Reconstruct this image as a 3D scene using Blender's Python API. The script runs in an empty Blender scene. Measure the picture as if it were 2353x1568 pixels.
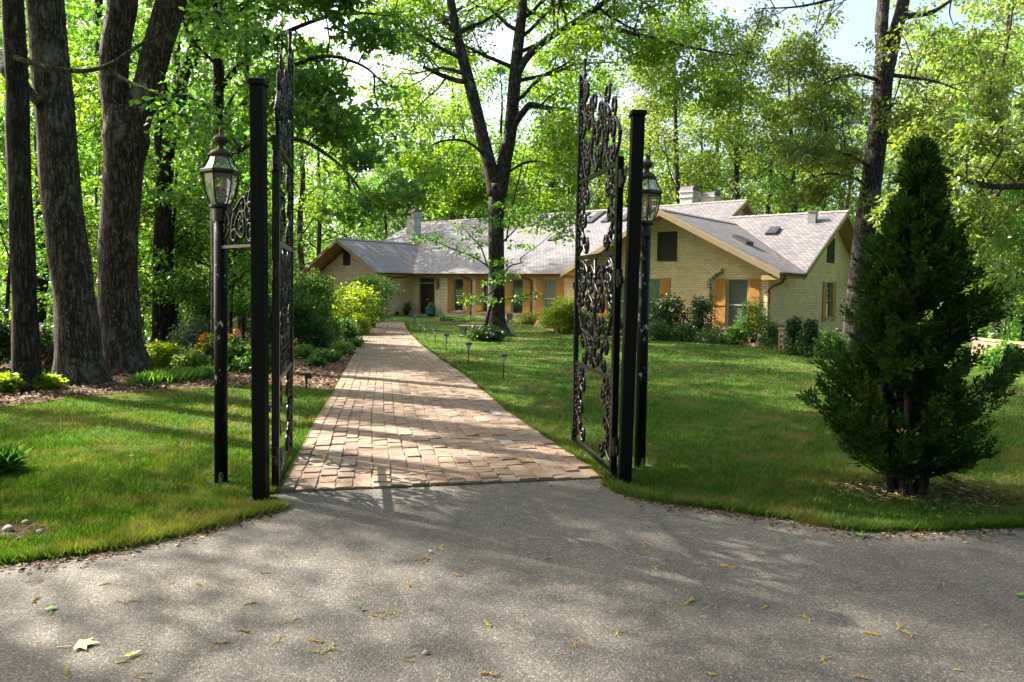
import bpy, math, random
import numpy as np
from mathutils import Vector, Matrix
SC = bpy.context.scene
COL = SC.collection
rnd = random.Random(7)
RG = np.random.default_rng(11)
PI = math.pi

# ------------------------------------------------------------------ camera model (measured from the photograph)
EYE = np.array([0.0, 0.0, 1.65]); FPX = 1566.1; PITCH = 0.0415; ROLL = 0.0161; CY = 720.1; CX = 1176.5
_fw = np.array([0, math.cos(PITCH), -math.sin(PITCH)])
_r0 = np.array([1.0, 0, 0]); _u0 = np.array([0, math.sin(PITCH), math.cos(PITCH)])
_rt = _r0*math.cos(ROLL)+_u0*math.sin(ROLL); _up = _u0*math.cos(ROLL)-_r0*math.sin(ROLL)
def gz(x, y):
    return -0.42*np.clip((np.asarray(y, float)-5.0)/24.0, 0, 1)
def _ray(px, py): return _fw+(px-CX)/FPX*_rt-(py-CY)/FPX*_up
def G(px, py):
    """point of the terrain seen at a photograph pixel (2353 px wide)"""
    d = _ray(px, py); t = 3.0
    for _ in range(60):
        p = EYE+d*t
        t = (gz(0, p[1])-EYE[2])/d[2]
    p = EYE+d*t
    return np.array([p[0], p[1], float(gz(0, p[1]))])
def T(px, py, D):
    d = _ray(px, py); return EYE+d*(D/d[1])
def PJ(p):
    d = np.asarray(p)-EYE; z = d@_fw
    return CX+FPX*(d@_rt)/z, CY-FPX*(d@_up)/z

# ------------------------------------------------------------------ mesh building
class MB:
    def __init__(s): s.v = []; s.f = []; s.m = []; s.uv = {}; s.cur = 0
    def add(s, vs, fs, uvs=None):
        b = len(s.v); s.v.extend([tuple(map(float, p)) for p in vs])
        for k, f in enumerate(fs):
            if uvs is not None: s.uv[len(s.f)] = uvs[k]
            s.f.append([i+b for i in f]); s.m.append(s.cur)
        return s
    def poly(s, vs, uv=None): return s.add(vs, [list(range(len(vs)))], None if uv is None else [uv])
    def box(s, x0, x1, y0, y1, z0, z1):
        vs = [(x, y, z) for z in (z0, z1) for y in (y0, y1) for x in (x0, x1)]
        return s.add(vs, [(0,2,3,1),(4,5,7,6),(0,1,5,4),(2,6,7,3),(0,4,6,2),(1,3,7,5)])
    def obox(s, c, ax, hx, ay, hy, az, hz):
        c, ax, ay, az = [np.array(q, float) for q in (c, ax, ay, az)]
        vs = [c+i*hx*ax+j*hy*ay+k*hz*az for k in (-1, 1) for j in (-1, 1) for i in (-1, 1)]
        return s.add(vs, [(0,2,3,1),(4,5,7,6),(0,1,5,4),(2,6,7,3),(0,4,6,2),(1,3,7,5)])
    def bar(s, p, q, w, h=None):
        """square bar from p to q"""
        p = np.array(p, float); q = np.array(q, float); h = h or w
        d = q-p; L = np.linalg.norm(d); d /= L
        r = np.array([0, 0, 1.0]) if abs(d[2]) < .9 else np.array([0, 1.0, 0])
        a = np.cross(d, r); a /= np.linalg.norm(a); b = np.cross(a, d)
        return s.obox((p+q)/2, d, L/2, a, w/2, b, h/2)
    def tube(s, pts, rad, n=8, cap=True, rough=0.0, rng=None):
        pts = np.asarray(pts, float); m = len(pts)
        rad = np.broadcast_to(np.asarray(rad, float), (m,))
        tan = np.gradient(pts, axis=0); tan /= np.linalg.norm(tan, axis=1)[:, None]+1e-12
        a = np.cross(tan[0], [0.31, 0.95, 0.05]); a /= np.linalg.norm(a)
        ang = np.arange(n)*2*PI/n; b0 = len(s.v); ph = (rng or RG).uniform(0, 6.28, 3) if rough else None
        for i in range(m):
            a = a-tan[i]*(a@tan[i]); a /= np.linalg.norm(a); c = np.cross(tan[i], a)
            rr = rad[i]*np.ones(n)
            if rough: rr = rr*(1+rough*(np.sin(3*ang+ph[0]+i*.4)+.6*np.sin(5*ang+ph[1]-i*.7)+.5*np.sin(2*ang+ph[2]+i)))
            ring = pts[i]+np.outer(np.cos(ang)*rr, a)+np.outer(np.sin(ang)*rr, c)
            s.v.extend(map(tuple, ring.tolist()))
        for i in range(m-1):
            for j in range(n):
                k = (j+1) % n
                s.f.append([b0+i*n+j, b0+i*n+k, b0+(i+1)*n+k, b0+(i+1)*n+j]); s.m.append(s.cur)
        if cap:
            s.f.append([b0+j for j in range(n)][::-1]); s.m.append(s.cur)
            s.f.append([b0+(m-1)*n+j for j in range(n)]); s.m.append(s.cur)
        return s
    def lathe(s, prof, n=16, c=(0, 0, 0), rot=0.0):
        b0 = len(s.v)
        for (r, z) in prof:
            for j in range(n):
                t = rot+2*PI*j/n
                s.v.append((c[0]+r*math.cos(t), c[1]+r*math.sin(t), c[2]+z))
        for i in range(len(prof)-1):
            for j in range(n):
                k = (j+1) % n
                s.f.append([b0+i*n+j, b0+i*n+k, b0+(i+1)*n+k, b0+(i+1)*n+j]); s.m.append(s.cur)
        s.f.append([b0+j for j in range(n)][::-1]); s.m.append(s.cur)
        e = b0+(len(prof)-1)*n
        s.f.append([e+j for j in range(n)]); s.m.append(s.cur)
        return s
    def ball(s, c, r, n=8, sq=(1, 1, 1)):
        k = max(4, n//2+1)
        pr = [(max(1e-4, math.sin(PI*i/k)), -math.cos(PI*i/k)) for i in range(k+1)]
        b0 = len(s.v); s.lathe(pr, n)
        for i in range(b0, len(s.v)):
            v = s.v[i]; s.v[i] = (c[0]+v[0]*r*sq[0], c[1]+v[1]*r*sq[1], c[2]+v[2]*r*sq[2])
        return s
    def build(s, name, mats, parent=None, smooth=False, loc=None):
        me = bpy.data.meshes.new(name); me.from_pydata(s.v, [], s.f)
        mats = mats if isinstance(mats, (list, tuple)) else [mats]
        for m in mats: me.materials.append(m)
        if len(mats) > 1: me.polygons.foreach_set('material_index', s.m)
        if s.uv:
            ul = me.uv_layers.new(name='UVMap')
            for fi, uvs in s.uv.items():
                p = me.polygons[fi]
                for k, li in enumerate(p.loop_indices): ul.data[li].uv = uvs[k]
        if smooth: me.polygons.foreach_set('use_smooth', [True]*len(me.polygons))
        me.update()
        return link(name, me, parent, loc)
def link(name, me, parent=None, loc=None):
    o = bpy.data.objects.new(name, me); COL.objects.link(o)
    if parent is not None: o.parent = parent
    if loc is not None: o.location = tuple(map(float, loc))
    return o
def npmesh(name, V, nper, mat, faces, smooth=False):
    """V (N*nper,3); faces: list of index tuples inside one island, repeated for every island"""
    N = len(V)//nper; me = bpy.data.meshes.new(name)
    F = []; starts = []; tot = 0
    base = (np.arange(N)*nper)[:, None]
    sizes = [len(f) for f in faces]; flat = np.concatenate([np.array(f) for f in faces])
    loops = (base+flat[None, :]).ravel()
    st = np.concatenate([[0], np.cumsum(sizes)[:-1]])
    starts = ((np.arange(N)*len(flat))[:, None]+st[None, :]).ravel()
    me.vertices.add(len(V)); me.vertices.foreach_set('co', np.ascontiguousarray(V, np.float32).ravel())
    me.loops.add(len(loops)); me.loops.foreach_set('vertex_index', loops.astype(np.int32))
    me.polygons.add(len(starts)); me.polygons.foreach_set('loop_start', starts.astype(np.int32))
    me.materials.append(mat)
    me.update(calc_edges=True)
    if smooth: me.polygons.foreach_set('use_smooth', [True]*len(me.polygons))
    return me
def thing(name, label, cat, loc=(0, 0, 0), rotz=0.0, group=None):
    o = bpy.data.objects.new(name, None); COL.objects.link(o)
    o.empty_display_size = .2
    o.location = tuple(map(float, loc)); o.rotation_euler = (0, 0, rotz)
    return tag(o, label, cat, group)
def tag(o, label, cat, group=None):
    o['label'] = label; o['category'] = cat
    if group: o['group'] = group
    return o
def kind(o, k, label=None):
    o['kind'] = k
    if label: o['label'] = label
    return o
def dup(root, loc, rotz, label, group=None, scale=1.0):
    r = root.copy(); COL.objects.link(r); r.location = tuple(map(float, loc)); r.rotation_euler = (0, 0, rotz)
    r.scale = (scale,)*3 if not isinstance(scale, (tuple, list)) else scale
    r['label'] = label
    if group: r['group'] = group
    for ch in list(root.children):
        c = ch.copy(); COL.objects.link(c); c.parent = r
        for g in list(ch.children):
            d = g.copy(); COL.objects.link(d); d.parent = c
    return r

# ------------------------------------------------------------------ materials
def newmat(name):
    m = bpy.data.materials.new(name); m.use_nodes = True
    nt = m.node_tree; nt.nodes.clear()
    return m, nt
class NT:
    def __init__(s, name):
        s.m, s.t = newmat(name); s.out = s.n('ShaderNodeOutputMaterial')
    def n(s, typ, **kw):
        nd = s.t.nodes.new(typ)
        for k, v in kw.items(): setattr(nd, k, v)
        return nd
    def l(s, a, b): s.t.links.new(a, b)
    def coord(s, which='Object', scale=(1, 1, 1)):
        c = s.n('ShaderNodeTexCoord'); mp = s.n('ShaderNodeMapping'); mp.inputs['Scale'].default_value = scale
        s.l(c.outputs[which], mp.inputs['Vector']); return mp.outputs['Vector']
    def wpos(s, scale=(1, 1, 1)):
        c = s.n('ShaderNodeNewGeometry'); mp = s.n('ShaderNodeMapping'); mp.inputs['Scale'].default_value = scale
        s.l(c.outputs['Position'], mp.inputs['Vector']); return mp.outputs['Vector']
    def noise(s, vec, scale, detail=4, rough=.6):
        n = s.n('ShaderNodeTexNoise'); n.inputs['Scale'].default_value = scale
        n.inputs['Detail'].default_value = detail; n.inputs['Roughness'].default_value = rough
        s.l(vec, n.inputs['Vector']); return n.outputs['Fac']
    def vor(s, vec, scale, feature='F1', out='Distance'):
        n = s.n('ShaderNodeTexVoronoi'); n.feature = feature; n.inputs['Scale'].default_value = scale
        s.l(vec, n.inputs['Vector']); return n.outputs[out]
    def ramp(s, fac, stops, interp='LINEAR'):
        r = s.n('ShaderNodeValToRGB'); r.color_ramp.interpolation = interp
        el = r.color_ramp.elements
        while len(el) < len(stops): el.new(.5)
        for e, (p, c) in zip(el, stops):
            e.position = p; e.color = (*c, 1) if len(c) == 3 else c
        s.l(fac, r.inputs['Fac']); return r.outputs['Color']
    def mix(s, fac, a, b, mode='MIX'):
        m = s.n('ShaderNodeMix', data_type='RGBA', blend_type=mode)
        for sock, val in ((m.inputs[0], fac), (m.inputs[6], a), (m.inputs[7], b)):
            if isinstance(val, (int, float)): sock.default_value = val
            elif isinstance(val, tuple): sock.default_value = (*val, 1)
            else: s.l(val, sock)
        return m.outputs[2]
    def math(s, op, a, b=0.0):
        m = s.n('ShaderNodeMath', operation=op)
        for sock, val in ((m.inputs[0], a), (m.inputs[1], b)):
            if isinstance(val, (int, float)): sock.default_value = val
            else: s.l(val, sock)
        return m.outputs[0]
    def bump(s, h, strength=.4, dist=.02):
        b = s.n('ShaderNodeBump'); b.inputs['Strength'].default_value = strength; b.inputs['Distance'].default_value = dist
        s.l(h, b.inputs['Height']); return b.outputs['Normal']
    def pbsdf(s, color, rough=.7, metal=0.0, normal=None, spec=None, **kw):
        p = s.n('ShaderNodeBsdfPrincipled')
        for nm, val in (('Base Color', color), ('Roughness', rough), ('Metallic', metal)):
            if isinstance(val, (int, float)): p.inputs[nm].default_value = val
            elif isinstance(val, tuple): p.inputs[nm].default_value = (*val, 1)
            else: s.l(val, p.inputs[nm])
        if spec is not None: p.inputs['Specular IOR Level'].default_value = spec
        if normal is not None: s.l(normal, p.inputs['Normal'])
        for k, v in kw.items(): p.inputs[k].default_value = v
        return p.outputs[0]
    def done(s, sh): s.l(sh, s.out.inputs['Surface']); return s.m

def plain(name, col, rough=.6, metal=0.0, var=.15, scale=8.0, spec=None):
    n = NT(name); v = n.coord('Object'); f = n.noise(v, scale, 5)
    c = n.ramp(f, [(.25, tuple(x*(1-var) for x in col)), (.75, tuple(min(1, x*(1+var)) for x in col))])
    return n.done(n.pbsdf(c, rough, metal, n.bump(f, .15, .01), spec))
def leafmat(name, cols, trans=None, tmix=.42, rough=.36, spec=.5):
    """cols: darker .. lighter reflectance; each leaf its own shade"""
    n = NT(name); g = n.n('ShaderNodeNewGeometry'); oi = n.n('ShaderNodeObjectInfo')
    f = n.math('ADD', n.math('MULTIPLY', g.outputs['Random Per Island'], .75), n.math('MULTIPLY', oi.outputs['Random'], .25))
    big = n.noise(n.wpos(), .55, 2)
    f = n.math('ADD', n.math('MULTIPLY', f, .6), n.math('MULTIPLY', big, .4))
    k = len(cols)
    c = n.ramp(f, [(.15+.7*i/(k-1), cols[i]) for i in range(k)])
    tc = n.mix(1.0, c, trans or (1.5, 1.45, .5), 'MULTIPLY')
    d = n.pbsdf(c, rough, spec=spec)
    t = n.n('ShaderNodeBsdfTranslucent'); n.l(tc, t.inputs['Color'])
    mx = n.n('ShaderNodeMixShader'); mx.inputs[0].default_value = tmix
    n.l(d, mx.inputs[1]); n.l(t.outputs[0], mx.inputs[2])
    return n.done(mx.outputs[0])
def barkmat(name, dark, light, lichen=.0, scale=1.0):
    n = NT(name); v = n.coord('Object', (1, 1, .16))
    f = n.noise(v, 34*scale, 6, .75); wv = n.coord('Object', (1, 1, .20)); r = n.noise(wv, 15*scale, 4, .62)
    ridge = n.math('ABSOLUTE', n.math('SUBTRACT', r, .5))
    h = n.math('ADD', n.math('MULTIPLY', f, .55), n.math('MULTIPLY', n.math('MINIMUM', ridge, .12), 4.2))
    c = n.ramp(h, [(.25, tuple(x*.3 for x in dark)), (.5, dark), (.85, light)])
    pv = n.coord('Object', (1, 1, .5))
    if lichen:
        l = n.noise(pv, 2.2, 5, .75)
        c = n.mix(n.ramp(l, [(.55, (0, 0, 0)), (.68, (lichen,)*3)]), c, (.27, .28, .23))
        l2 = n.noise(pv, 26, 3, .6)
        c = n.mix(n.ramp(l2, [(.62, (0, 0, 0)), (.68, (lichen,)*3)]), c, (.38, .38, .33))
    return n.done(n.pbsdf(c, .9, 0, n.bump(h, .9, .03), .2))
M = {}
def build_mats():
    M['leaf_mid'] = leafmat('leaf_mid_green', [(.034, .084, .022), (.070, .148, .034), (.135, .225, .052)], (2.05, 2.3, .75), .55)
    M['leaf_yel'] = leafmat('leaf_yellow_green', [(.060, .115, .015), (.105, .185, .025), (.185, .265, .040)], (2.2, 2.25, .6), .58)
    M['leaf_dark'] = leafmat('leaf_deep_green', [(.026, .064, .016), (.044, .105, .027), (.082, .155, .040)], (2.0, 2.3, .8), .5)
    M['leaf_pale'] = leafmat('leaf_pale_green', [(.08, .15, .045), (.14, .22, .065), (.21, .29, .10)], (2.1, 2.0, .9), .52)
    M['leaf_olive'] = leafmat('leaf_olive_green', [(.050, .088, .022), (.095, .145, .032), (.17, .21, .05)], (2.3, 2.1, .7), .52)
    M['leaf_gloss'] = leafmat('leaf_glossy_dark', [(.014, .040, .010), (.026, .065, .014), (.05, .10, .022)], (1.6, 1.7, .5), .3, .3)
    M['leaf_lime'] = leafmat('leaf_lime', [(.10, .17, .012), (.17, .26, .02), (.26, .33, .035)], (2.0, 1.8, .45), .5)
    M['leaf_varieg'] = leafmat('leaf_grey_green', [(.06, .11, .05), (.13, .19, .10), (.26, .31, .20)], (1.6, 1.6, .9), .4)
    M['leaf_conifer'] = leafmat('leaf_arborvitae', [(.007, .023, .005), (.022, .057, .009), (.078, .14, .020)], (1.7, 1.7, .4), .28, .65, .15)
    M['leaf_tan'] = leafmat('leaf_dry_tan', [(.24, .16, .06), (.34, .22, .08), (.42, .28, .12)], (1.2, 1, .6), .25)
    M['petal_pink'] = leafmat('petal_magenta', [(.30, .06, .24), (.42, .10, .33), (.5, .2, .42)], (1.2, .9, 1.2), .3)
    M['petal_orange'] = leafmat('petal_orange', [(.55, .15, .02), (.65, .23, .03), (.7, .34, .05)], (1.2, 1, .5), .35)
    M['petal_white'] = leafmat('petal_cream', [(.5, .52, .38), (.62, .64, .5), (.7, .7, .6)], (1, 1, .9), .3)
    M['petal_blue'] = leafmat('petal_violet', [(.16, .14, .45), (.22, .2, .55), (.3, .28, .6)], (1, 1, 1), .3)
    M['bark_grey'] = barkmat('bark_grey_brown', (.036, .029, .022), (.105, .088, .068), .45)
    M['bark_dark'] = barkmat('bark_dark', (.020, .016, .013), (.058, .047, .037), .15)
    M['bark_pale'] = barkmat('bark_pale_beech', (.16, .145, .12), (.30, .28, .24), .5, .6)
    M['bark_mid'] = barkmat('bark_mid', (.026, .021, .017), (.080, .066, .053), .45)
    # grass blades
    n = NT('grass_blade'); g = n.n('ShaderNodeNewGeometry'); big = n.noise(n.wpos(), .8, 3); mid = n.noise(n.wpos(), 3.5, 3)
    c = n.ramp(g.outputs['Random Per Island'], [(0, (.020, .066, .005)), (.5, (.042, .112, .009)), (.88, (.085, .160, .016)), (1, (.19, .19, .065))])
    dry = n.ramp(n.math('ADD', n.math('MULTIPLY', big, .6), n.math('MULTIPLY', mid, .4)), [(.47, (0, 0, 0)), (.66, (.75, .75, .75))])
    c = n.mix(dry, c, (.22, .175, .075))
    t = n.n('ShaderNodeBsdfTranslucent'); n.l(n.mix(1.0, c, (1.6, 1.6, .5), 'MULTIPLY'), t.inputs['Color'])
    mx = n.n('ShaderNodeMixShader'); mx.inputs[0].default_value = .38
    n.l(n.pbsdf(c, .5, spec=.25), mx.inputs[1]); n.l(t.outputs[0], mx.inputs[2]); M['grass'] = n.done(mx.outputs[0])
    # lawn soil and thatch
    n = NT('lawn_thatch'); v = n.wpos(); a = n.noise(v, .8, 3); b = n.noise(v, 40, 5, .75); mid = n.noise(v, 3.5, 3)
    c = n.ramp(b, [(.3, (.020, .052, .006)), (.5, (.045, .100, .010)), (.7, (.09, .14, .024))])
    dry = n.ramp(n.math('ADD', n.math('MULTIPLY', a, .6), n.math('MULTIPLY', mid, .4)), [(.49, (0, 0, 0)), (.70, (.8, .8, .8))])
    c = n.mix(dry, c, n.ramp(b, [(.3, (.10, .07, .035)), (.7, (.24, .18, .09))]))
    M['lawn'] = n.done(n.pbsdf(c, .95, 0, n.bump(b, .8, .04), .1))
    # mulch
    n = NT('mulch_litter'); v = n.wpos(); a = n.noise(v, 1.2, 3); b = n.vor(v, 38, 'F1', 'Color'); h = n.noise(v, 60, 4, .7)
    sep = n.n('ShaderNodeSeparateColor'); n.l(b, sep.inputs[0])
    c = n.ramp(sep.outputs[0], [(0, (.055, .032, .020)), (.5, (.12, .072, .045)), (1, (.24, .16, .10))])
    c = n.mix(n.math('MULTIPLY', a, .5), c, (.085, .055, .035))
    M['mulch'] = n.done(n.pbsdf(c, .95, 0, n.bump(h, .9, .04), .1))
    n = NT('leaf_litter_flakes'); g = n.n('ShaderNodeNewGeometry')
    c = n.ramp(g.outputs['Random Per Island'], [(0, (.06, .035, .022)), (.4, (.14, .085, .05)), (.75, (.27, .18, .11)), (1, (.42, .31, .21))])
    M['litter'] = n.done(n.pbsdf(c, .85, spec=.2))
    # asphalt
    n = NT('asphalt_worn'); v = n.wpos(); st = n.vor(v, 120, 'F1', 'Color'); sd = n.vor(v, 120, 'F1', 'Distance')
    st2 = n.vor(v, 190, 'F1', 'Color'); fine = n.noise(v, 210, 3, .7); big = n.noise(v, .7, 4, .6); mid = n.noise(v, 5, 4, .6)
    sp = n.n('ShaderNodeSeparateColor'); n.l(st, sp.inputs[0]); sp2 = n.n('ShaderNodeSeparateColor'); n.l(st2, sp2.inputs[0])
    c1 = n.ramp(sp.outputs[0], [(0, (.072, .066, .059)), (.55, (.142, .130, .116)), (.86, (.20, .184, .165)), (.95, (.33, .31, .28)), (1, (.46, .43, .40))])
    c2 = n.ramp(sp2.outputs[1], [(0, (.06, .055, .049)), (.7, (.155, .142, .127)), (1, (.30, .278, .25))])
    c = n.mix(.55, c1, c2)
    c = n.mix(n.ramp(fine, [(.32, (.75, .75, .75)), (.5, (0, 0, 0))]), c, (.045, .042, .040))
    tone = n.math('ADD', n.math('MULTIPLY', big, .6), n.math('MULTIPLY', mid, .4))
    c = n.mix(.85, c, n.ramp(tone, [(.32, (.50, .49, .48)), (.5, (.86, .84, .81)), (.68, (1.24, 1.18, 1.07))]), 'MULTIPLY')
    h = n.math('ADD', n.math('MULTIPLY', n.math('SUBTRACT', 1.0, sd), .6), n.math('MULTIPLY', fine, .6))
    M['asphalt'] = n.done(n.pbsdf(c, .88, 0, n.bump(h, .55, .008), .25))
    # path bricks: each brick carries its own colour
    n = NT('path_brick'); at = n.n('ShaderNodeAttribute', attribute_name='Col'); v = n.wpos()
    f = n.noise(v, 26, 5, .7); s2 = n.noise(v, 2.6, 4, .6)
    c = n.mix(.7, at.outputs['Color'], n.ramp(f, [(.28, (.55, .52, .5)), (.5, (1, 1, 1)), (.75, (1.3, 1.3, 1.28))]), 'MULTIPLY')
    c = n.mix(n.ramp(s2, [(.5, (0, 0, 0)), (.72, (.5, .5, .5))]), c, (.15, .125, .10))
    M['path_brick'] = n.done(n.pbsdf(c, .9, 0, n.bump(f, .5, .012), .2))
    M['sand_joint'] = plain('sand_joint', (.16, .13, .10), .95, 0, .4, 30)
    # house brick, painted cream
    def brickwork(name, base, w=.26, hgt=.092):
        n = NT(name); uv = n.coord('UV'); bt = n.n('ShaderNodeTexBrick'); bt.offset = .5
        n.l(uv, bt.inputs['Vector']); bt.inputs['Scale'].default_value = 1.0
        bt.inputs['Brick Width'].default_value = w; bt.inputs['Row Height'].default_value = hgt; bt.inputs['Mortar Size'].default_value = .0085
        bt.inputs['Mortar Smooth'].default_value = .3; bt.inputs['Bias'].default_value = -.2
        bt.inputs['Color1'].default_value = (*[x*1.08 for x in base], 1); bt.inputs['Color2'].default_value = (*[x*.84 for x in base], 1)
        bt.inputs['Mortar'].default_value = (*[x*.42 for x in base], 1)
        f = n.noise(n.coord('UV'), 1.3, 5, .65); f2 = n.noise(n.coord('UV'), 35, 4, .7)
        c = n.mix(.6, bt.outputs['Color'], n.ramp(f, [(.3, (.8, .78, .74)), (.7, (1.12, 1.1, 1.08))]), 'MULTIPLY')
        c = n.mix(.35, c, n.ramp(f2, [(.3, (.8, .8, .8)), (.7, (1.15, 1.15, 1.15))]), 'MULTIPLY')
        h = n.math('ADD', n.math('SUBTRACT', 1.0, bt.outputs['Fac']), n.math('MULTIPLY', f2, .3))
        return n.done(n.pbsdf(c, .8, 0, n.bump(h, .6, .012), .25))
    M['brick'] = brickwork('cream_brick', (.79, .61, .39))
    M['brick_trim'] = plain('cream_brick_ledge', (.50, .39, .22), .8, 0, .15, 6)
    # slate shingles
    n = NT('slate_shingle'); uv = n.coord('UV'); bt = n.n('ShaderNodeTexBrick'); bt.offset = .5; n.l(uv, bt.inputs['Vector'])
    bt.inputs['Scale'].default_value = 1.0; bt.inputs['Brick Width'].default_value = .24; bt.inputs['Row Height'].default_value = .17
    bt.inputs['Mortar Size'].default_value = .017; bt.inputs['Mortar Smooth'].default_value = .5
    bt.inputs['Color1'].default_value = (.098, .097, .105, 1); bt.inputs['Color2'].default_value = (.162, .153, .155, 1); bt.inputs['Mortar'].default_value = (.035, .034, .038, 1)
    f = n.noise(n.coord('UV'), .8, 5, .65); f2 = n.noise(n.coord('UV', (.6, 3, 1)), 9, 4, .7)
    c = n.mix(.8, bt.outputs['Color'], n.ramp(f, [(.3, (.74, .76, .82)), (.5, (1, .98, .97)), (.7, (1.25, 1.15, 1.08))]), 'MULTIPLY')
    c = n.mix(.5, c, n.ramp(f2, [(.3, (.75, .75, .77)), (.7, (1.25, 1.22, 1.2))]), 'MULTIPLY')
    sx = n.n('ShaderNodeSeparateXYZ'); n.l(uv, sx.inputs[0])
    saw = n.math('FRACT', n.math('DIVIDE', sx.outputs[1], .17))
    h = n.math('ADD', n.math('SUBTRACT', 1.0, saw), n.math('MULTIPLY', n.math('SUBTRACT', 1.0, bt.outputs['Fac']), .4))
    M['slate'] = n.done(n.pbsdf(c, .62, 0, n.bump(h, .8, .02), .35))
    M['ridge'] = plain('ridge_tile', (.165, .145, .125), .75, 0, .3, 5)
    M['fascia'] = plain('fascia_tan', (.25, .185, .095), .55, 0, .08, 3)
    M['soffit'] = plain('soffit_ochre', (.42, .27, .105), .6, 0, .08, 3)
    # cedar shutters: boards run upright
    n = NT('cedar_shutter'); v = n.coord('Object', (1, 1, .08)); f = n.noise(v, 22, 6, .7); k = n.noise(n.coord('Object'), 3, 3)
    c = n.ramp(f, [(.25, (.30, .135, .025)), (.5, (.44, .215, .045)), (.8, (.54, .29, .07))])
    c = n.mix(.5, c, n.ramp(k, [(.3, (.8, .78, .75)), (.7, (1.1, 1.1, 1.1))]), 'MULTIPLY')
    M['cedar'] = n.done(n.pbsdf(c, .5, 0, n.bump(f, .2, .004), .35))
    M['frame'] = plain('window_frame_tan', (.32, .255, .16), .5, 0, .08)
    M['sash'] = plain('sash_white', (.55, .53, .48), .5, 0, .05)
    M['door'] = plain('door_dark_walnut', (.020, .012, .009), .35, 0, .3, 10)
    M['copper'] = plain('copper_pipe', (.11, .052, .035), .45, .4, .25, 6)
    M['gutter'] = plain('gutter_bronze', (.095, .065, .05), .45, .3, .2, 4)
    n = NT('window_glass'); v = n.coord('Object'); f = n.noise(v, 1.7, 2)
    M['glass'] = n.done(n.pbsdf(n.ramp(f, [(.3, (.012, .015, .016)), (.7, (.03, .035, .036))]), .04, 0, n.bump(f, .05, .02), .9))
    n = NT('window_blinds'); v = n.coord('Object'); sx = n.n('ShaderNodeSeparateXYZ'); n.l(v, sx.inputs[0])
    saw = n.math('FRACT', n.math('MULTIPLY', sx.outputs[2], 19))
    c = n.ramp(saw, [(0, (.03, .035, .03)), (.22, (.04, .045, .04)), (.3, (.13, .15, .12)), (.95, (.18, .20, .165))])
    M['blinds'] = n.done(n.pbsdf(c, .12, 0, None, .8))
    n = NT('green_reflection_glass'); v = n.coord('Object'); f = n.noise(v, 2, 2)
    M['green_glass'] = n.done(n.pbsdf(n.ramp(f, [(.3, (.05, .115, .06)), (.7, (.085, .17, .09))]), .12, 0, None, .7))  # green of reflected foliage painted into the pane colour
    M['louvre'] = plain('louvre_dark', (.018, .014, .013), .6, 0, .2)
    M['skylight'] = plain('skylight_glass', (.030, .031, .038), .3, 0, .15, 2, .25)
    M['skyframe'] = plain('skylight_frame', (.075, .062, .055), .5, 0, .1)
    M['stucco'] = plain('chimney_stucco', (.43, .40, .35), .9, 0, .3, 2.2)
    M['capmetal'] = plain('chimney_cap_metal', (.085, .075, .085), .45, .5, .25, 3)
    M['galv'] = plain('galvanised_vent', (.25, .25, .25), .5, .6, .15)
    # black paint with chips
    def paint(name, base, chips, rough=.3, sc=9, zs=.35, spec=.5):
        n = NT(name); v = n.coord('Object', (1, 1, zs)); f = n.noise(v, sc, 5, .7); d = n.noise(n.coord('Object'), 55, 3)
        c = n.ramp(d, [(.3, tuple(x*.7 for x in base)), (.7, tuple(x*1.4 for x in base))])
        if chips: c = n.mix(n.ramp(f, [(chips, (0, 0, 0)), (chips+.015, (1, 1, 1))]), c, (.42, .41, .36))
        return n.done(n.pbsdf(c, n.ramp(d, [(.3, (rough,)*3), (.7, (rough+.15,)*3)]), 0, n.bump(d, .12, .004), spec))
    M['iron'] = paint('wrought_iron_black', (.0045, .0045, .0048), 0, .25, 9, .35, .3)
    M['post'] = paint('post_black_green', (.0025, .0036, .0030), .80, .45, 7, .35, .12)
    M['lamp_pole'] = paint('pole_peeling_black', (.0025, .0032, .0032), .595, .38, 6, .45, .18)
    M['bronze'] = plain('lantern_bronze', (.014, .011, .010), .38, .2, .4, 18)
    M['rust'] = plain('finial_rusty', (.055, .024, .017), .6, .3, .5, 25)
    n = NT('lantern_glass'); lw = n.n('ShaderNodeLayerWeight'); lw.inputs[0].default_value = .25
    tr = n.n('ShaderNodeBsdfTransparent'); tr.inputs[0].default_value = (.86, .88, .86, 1)
    gl = n.n('ShaderNodeBsdfGlossy'); gl.inputs['Roughness'].default_value = .08; gl.inputs['Color'].default_value = (.9, .9, .9, 1)
    df = n.n('ShaderNodeBsdfDiffuse'); df.inputs['Color'].default_value = (.5, .52, .46, 1)
    m1 = n.n('ShaderNodeMixShader'); n.l(n.math('ADD', n.math('MULTIPLY', lw.outputs['Facing'], .5), .10), m1.inputs[0]); n.l(tr.outputs[0], m1.inputs[1]); n.l(gl.outputs[0], m1.inputs[2])
    m2 = n.n('ShaderNodeMixShader'); m2.inputs[0].default_value = .16; n.l(m1.outputs[0], m2.inputs[1]); n.l(df.outputs[0], m2.inputs[2])
    M['lantern_glass'] = n.done(m2.outputs[0])
    M['bulb'] = plain('bulb_amber', (.75, .50, .28), .15, 0, .1)
    M['socket'] = plain('bulb_socket', (.10, .10, .085), .6)
    M['stone'] = plain('weathered_stone', (.24, .225, .195), .95, 0, .4, 7)
    M['pinkrock'] = plain('pink_rock', (.46, .26, .20), .9, 0, .35, 5)
    M['gravel'] = plain('gravel_stone', (.27, .25, .22), .9, 0, .4, 9)
    M['teal'] = plain('teal_glaze', (.03, .17, .165), .25, 0, .25, 4, .6)
    M['darkpot'] = plain('dark_pot', (.045, .038, .033), .6, 0, .3)
    M['tan_edging'] = plain('scalloped_edging', (.38, .25, .16), .9, 0, .3, 6)
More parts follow.
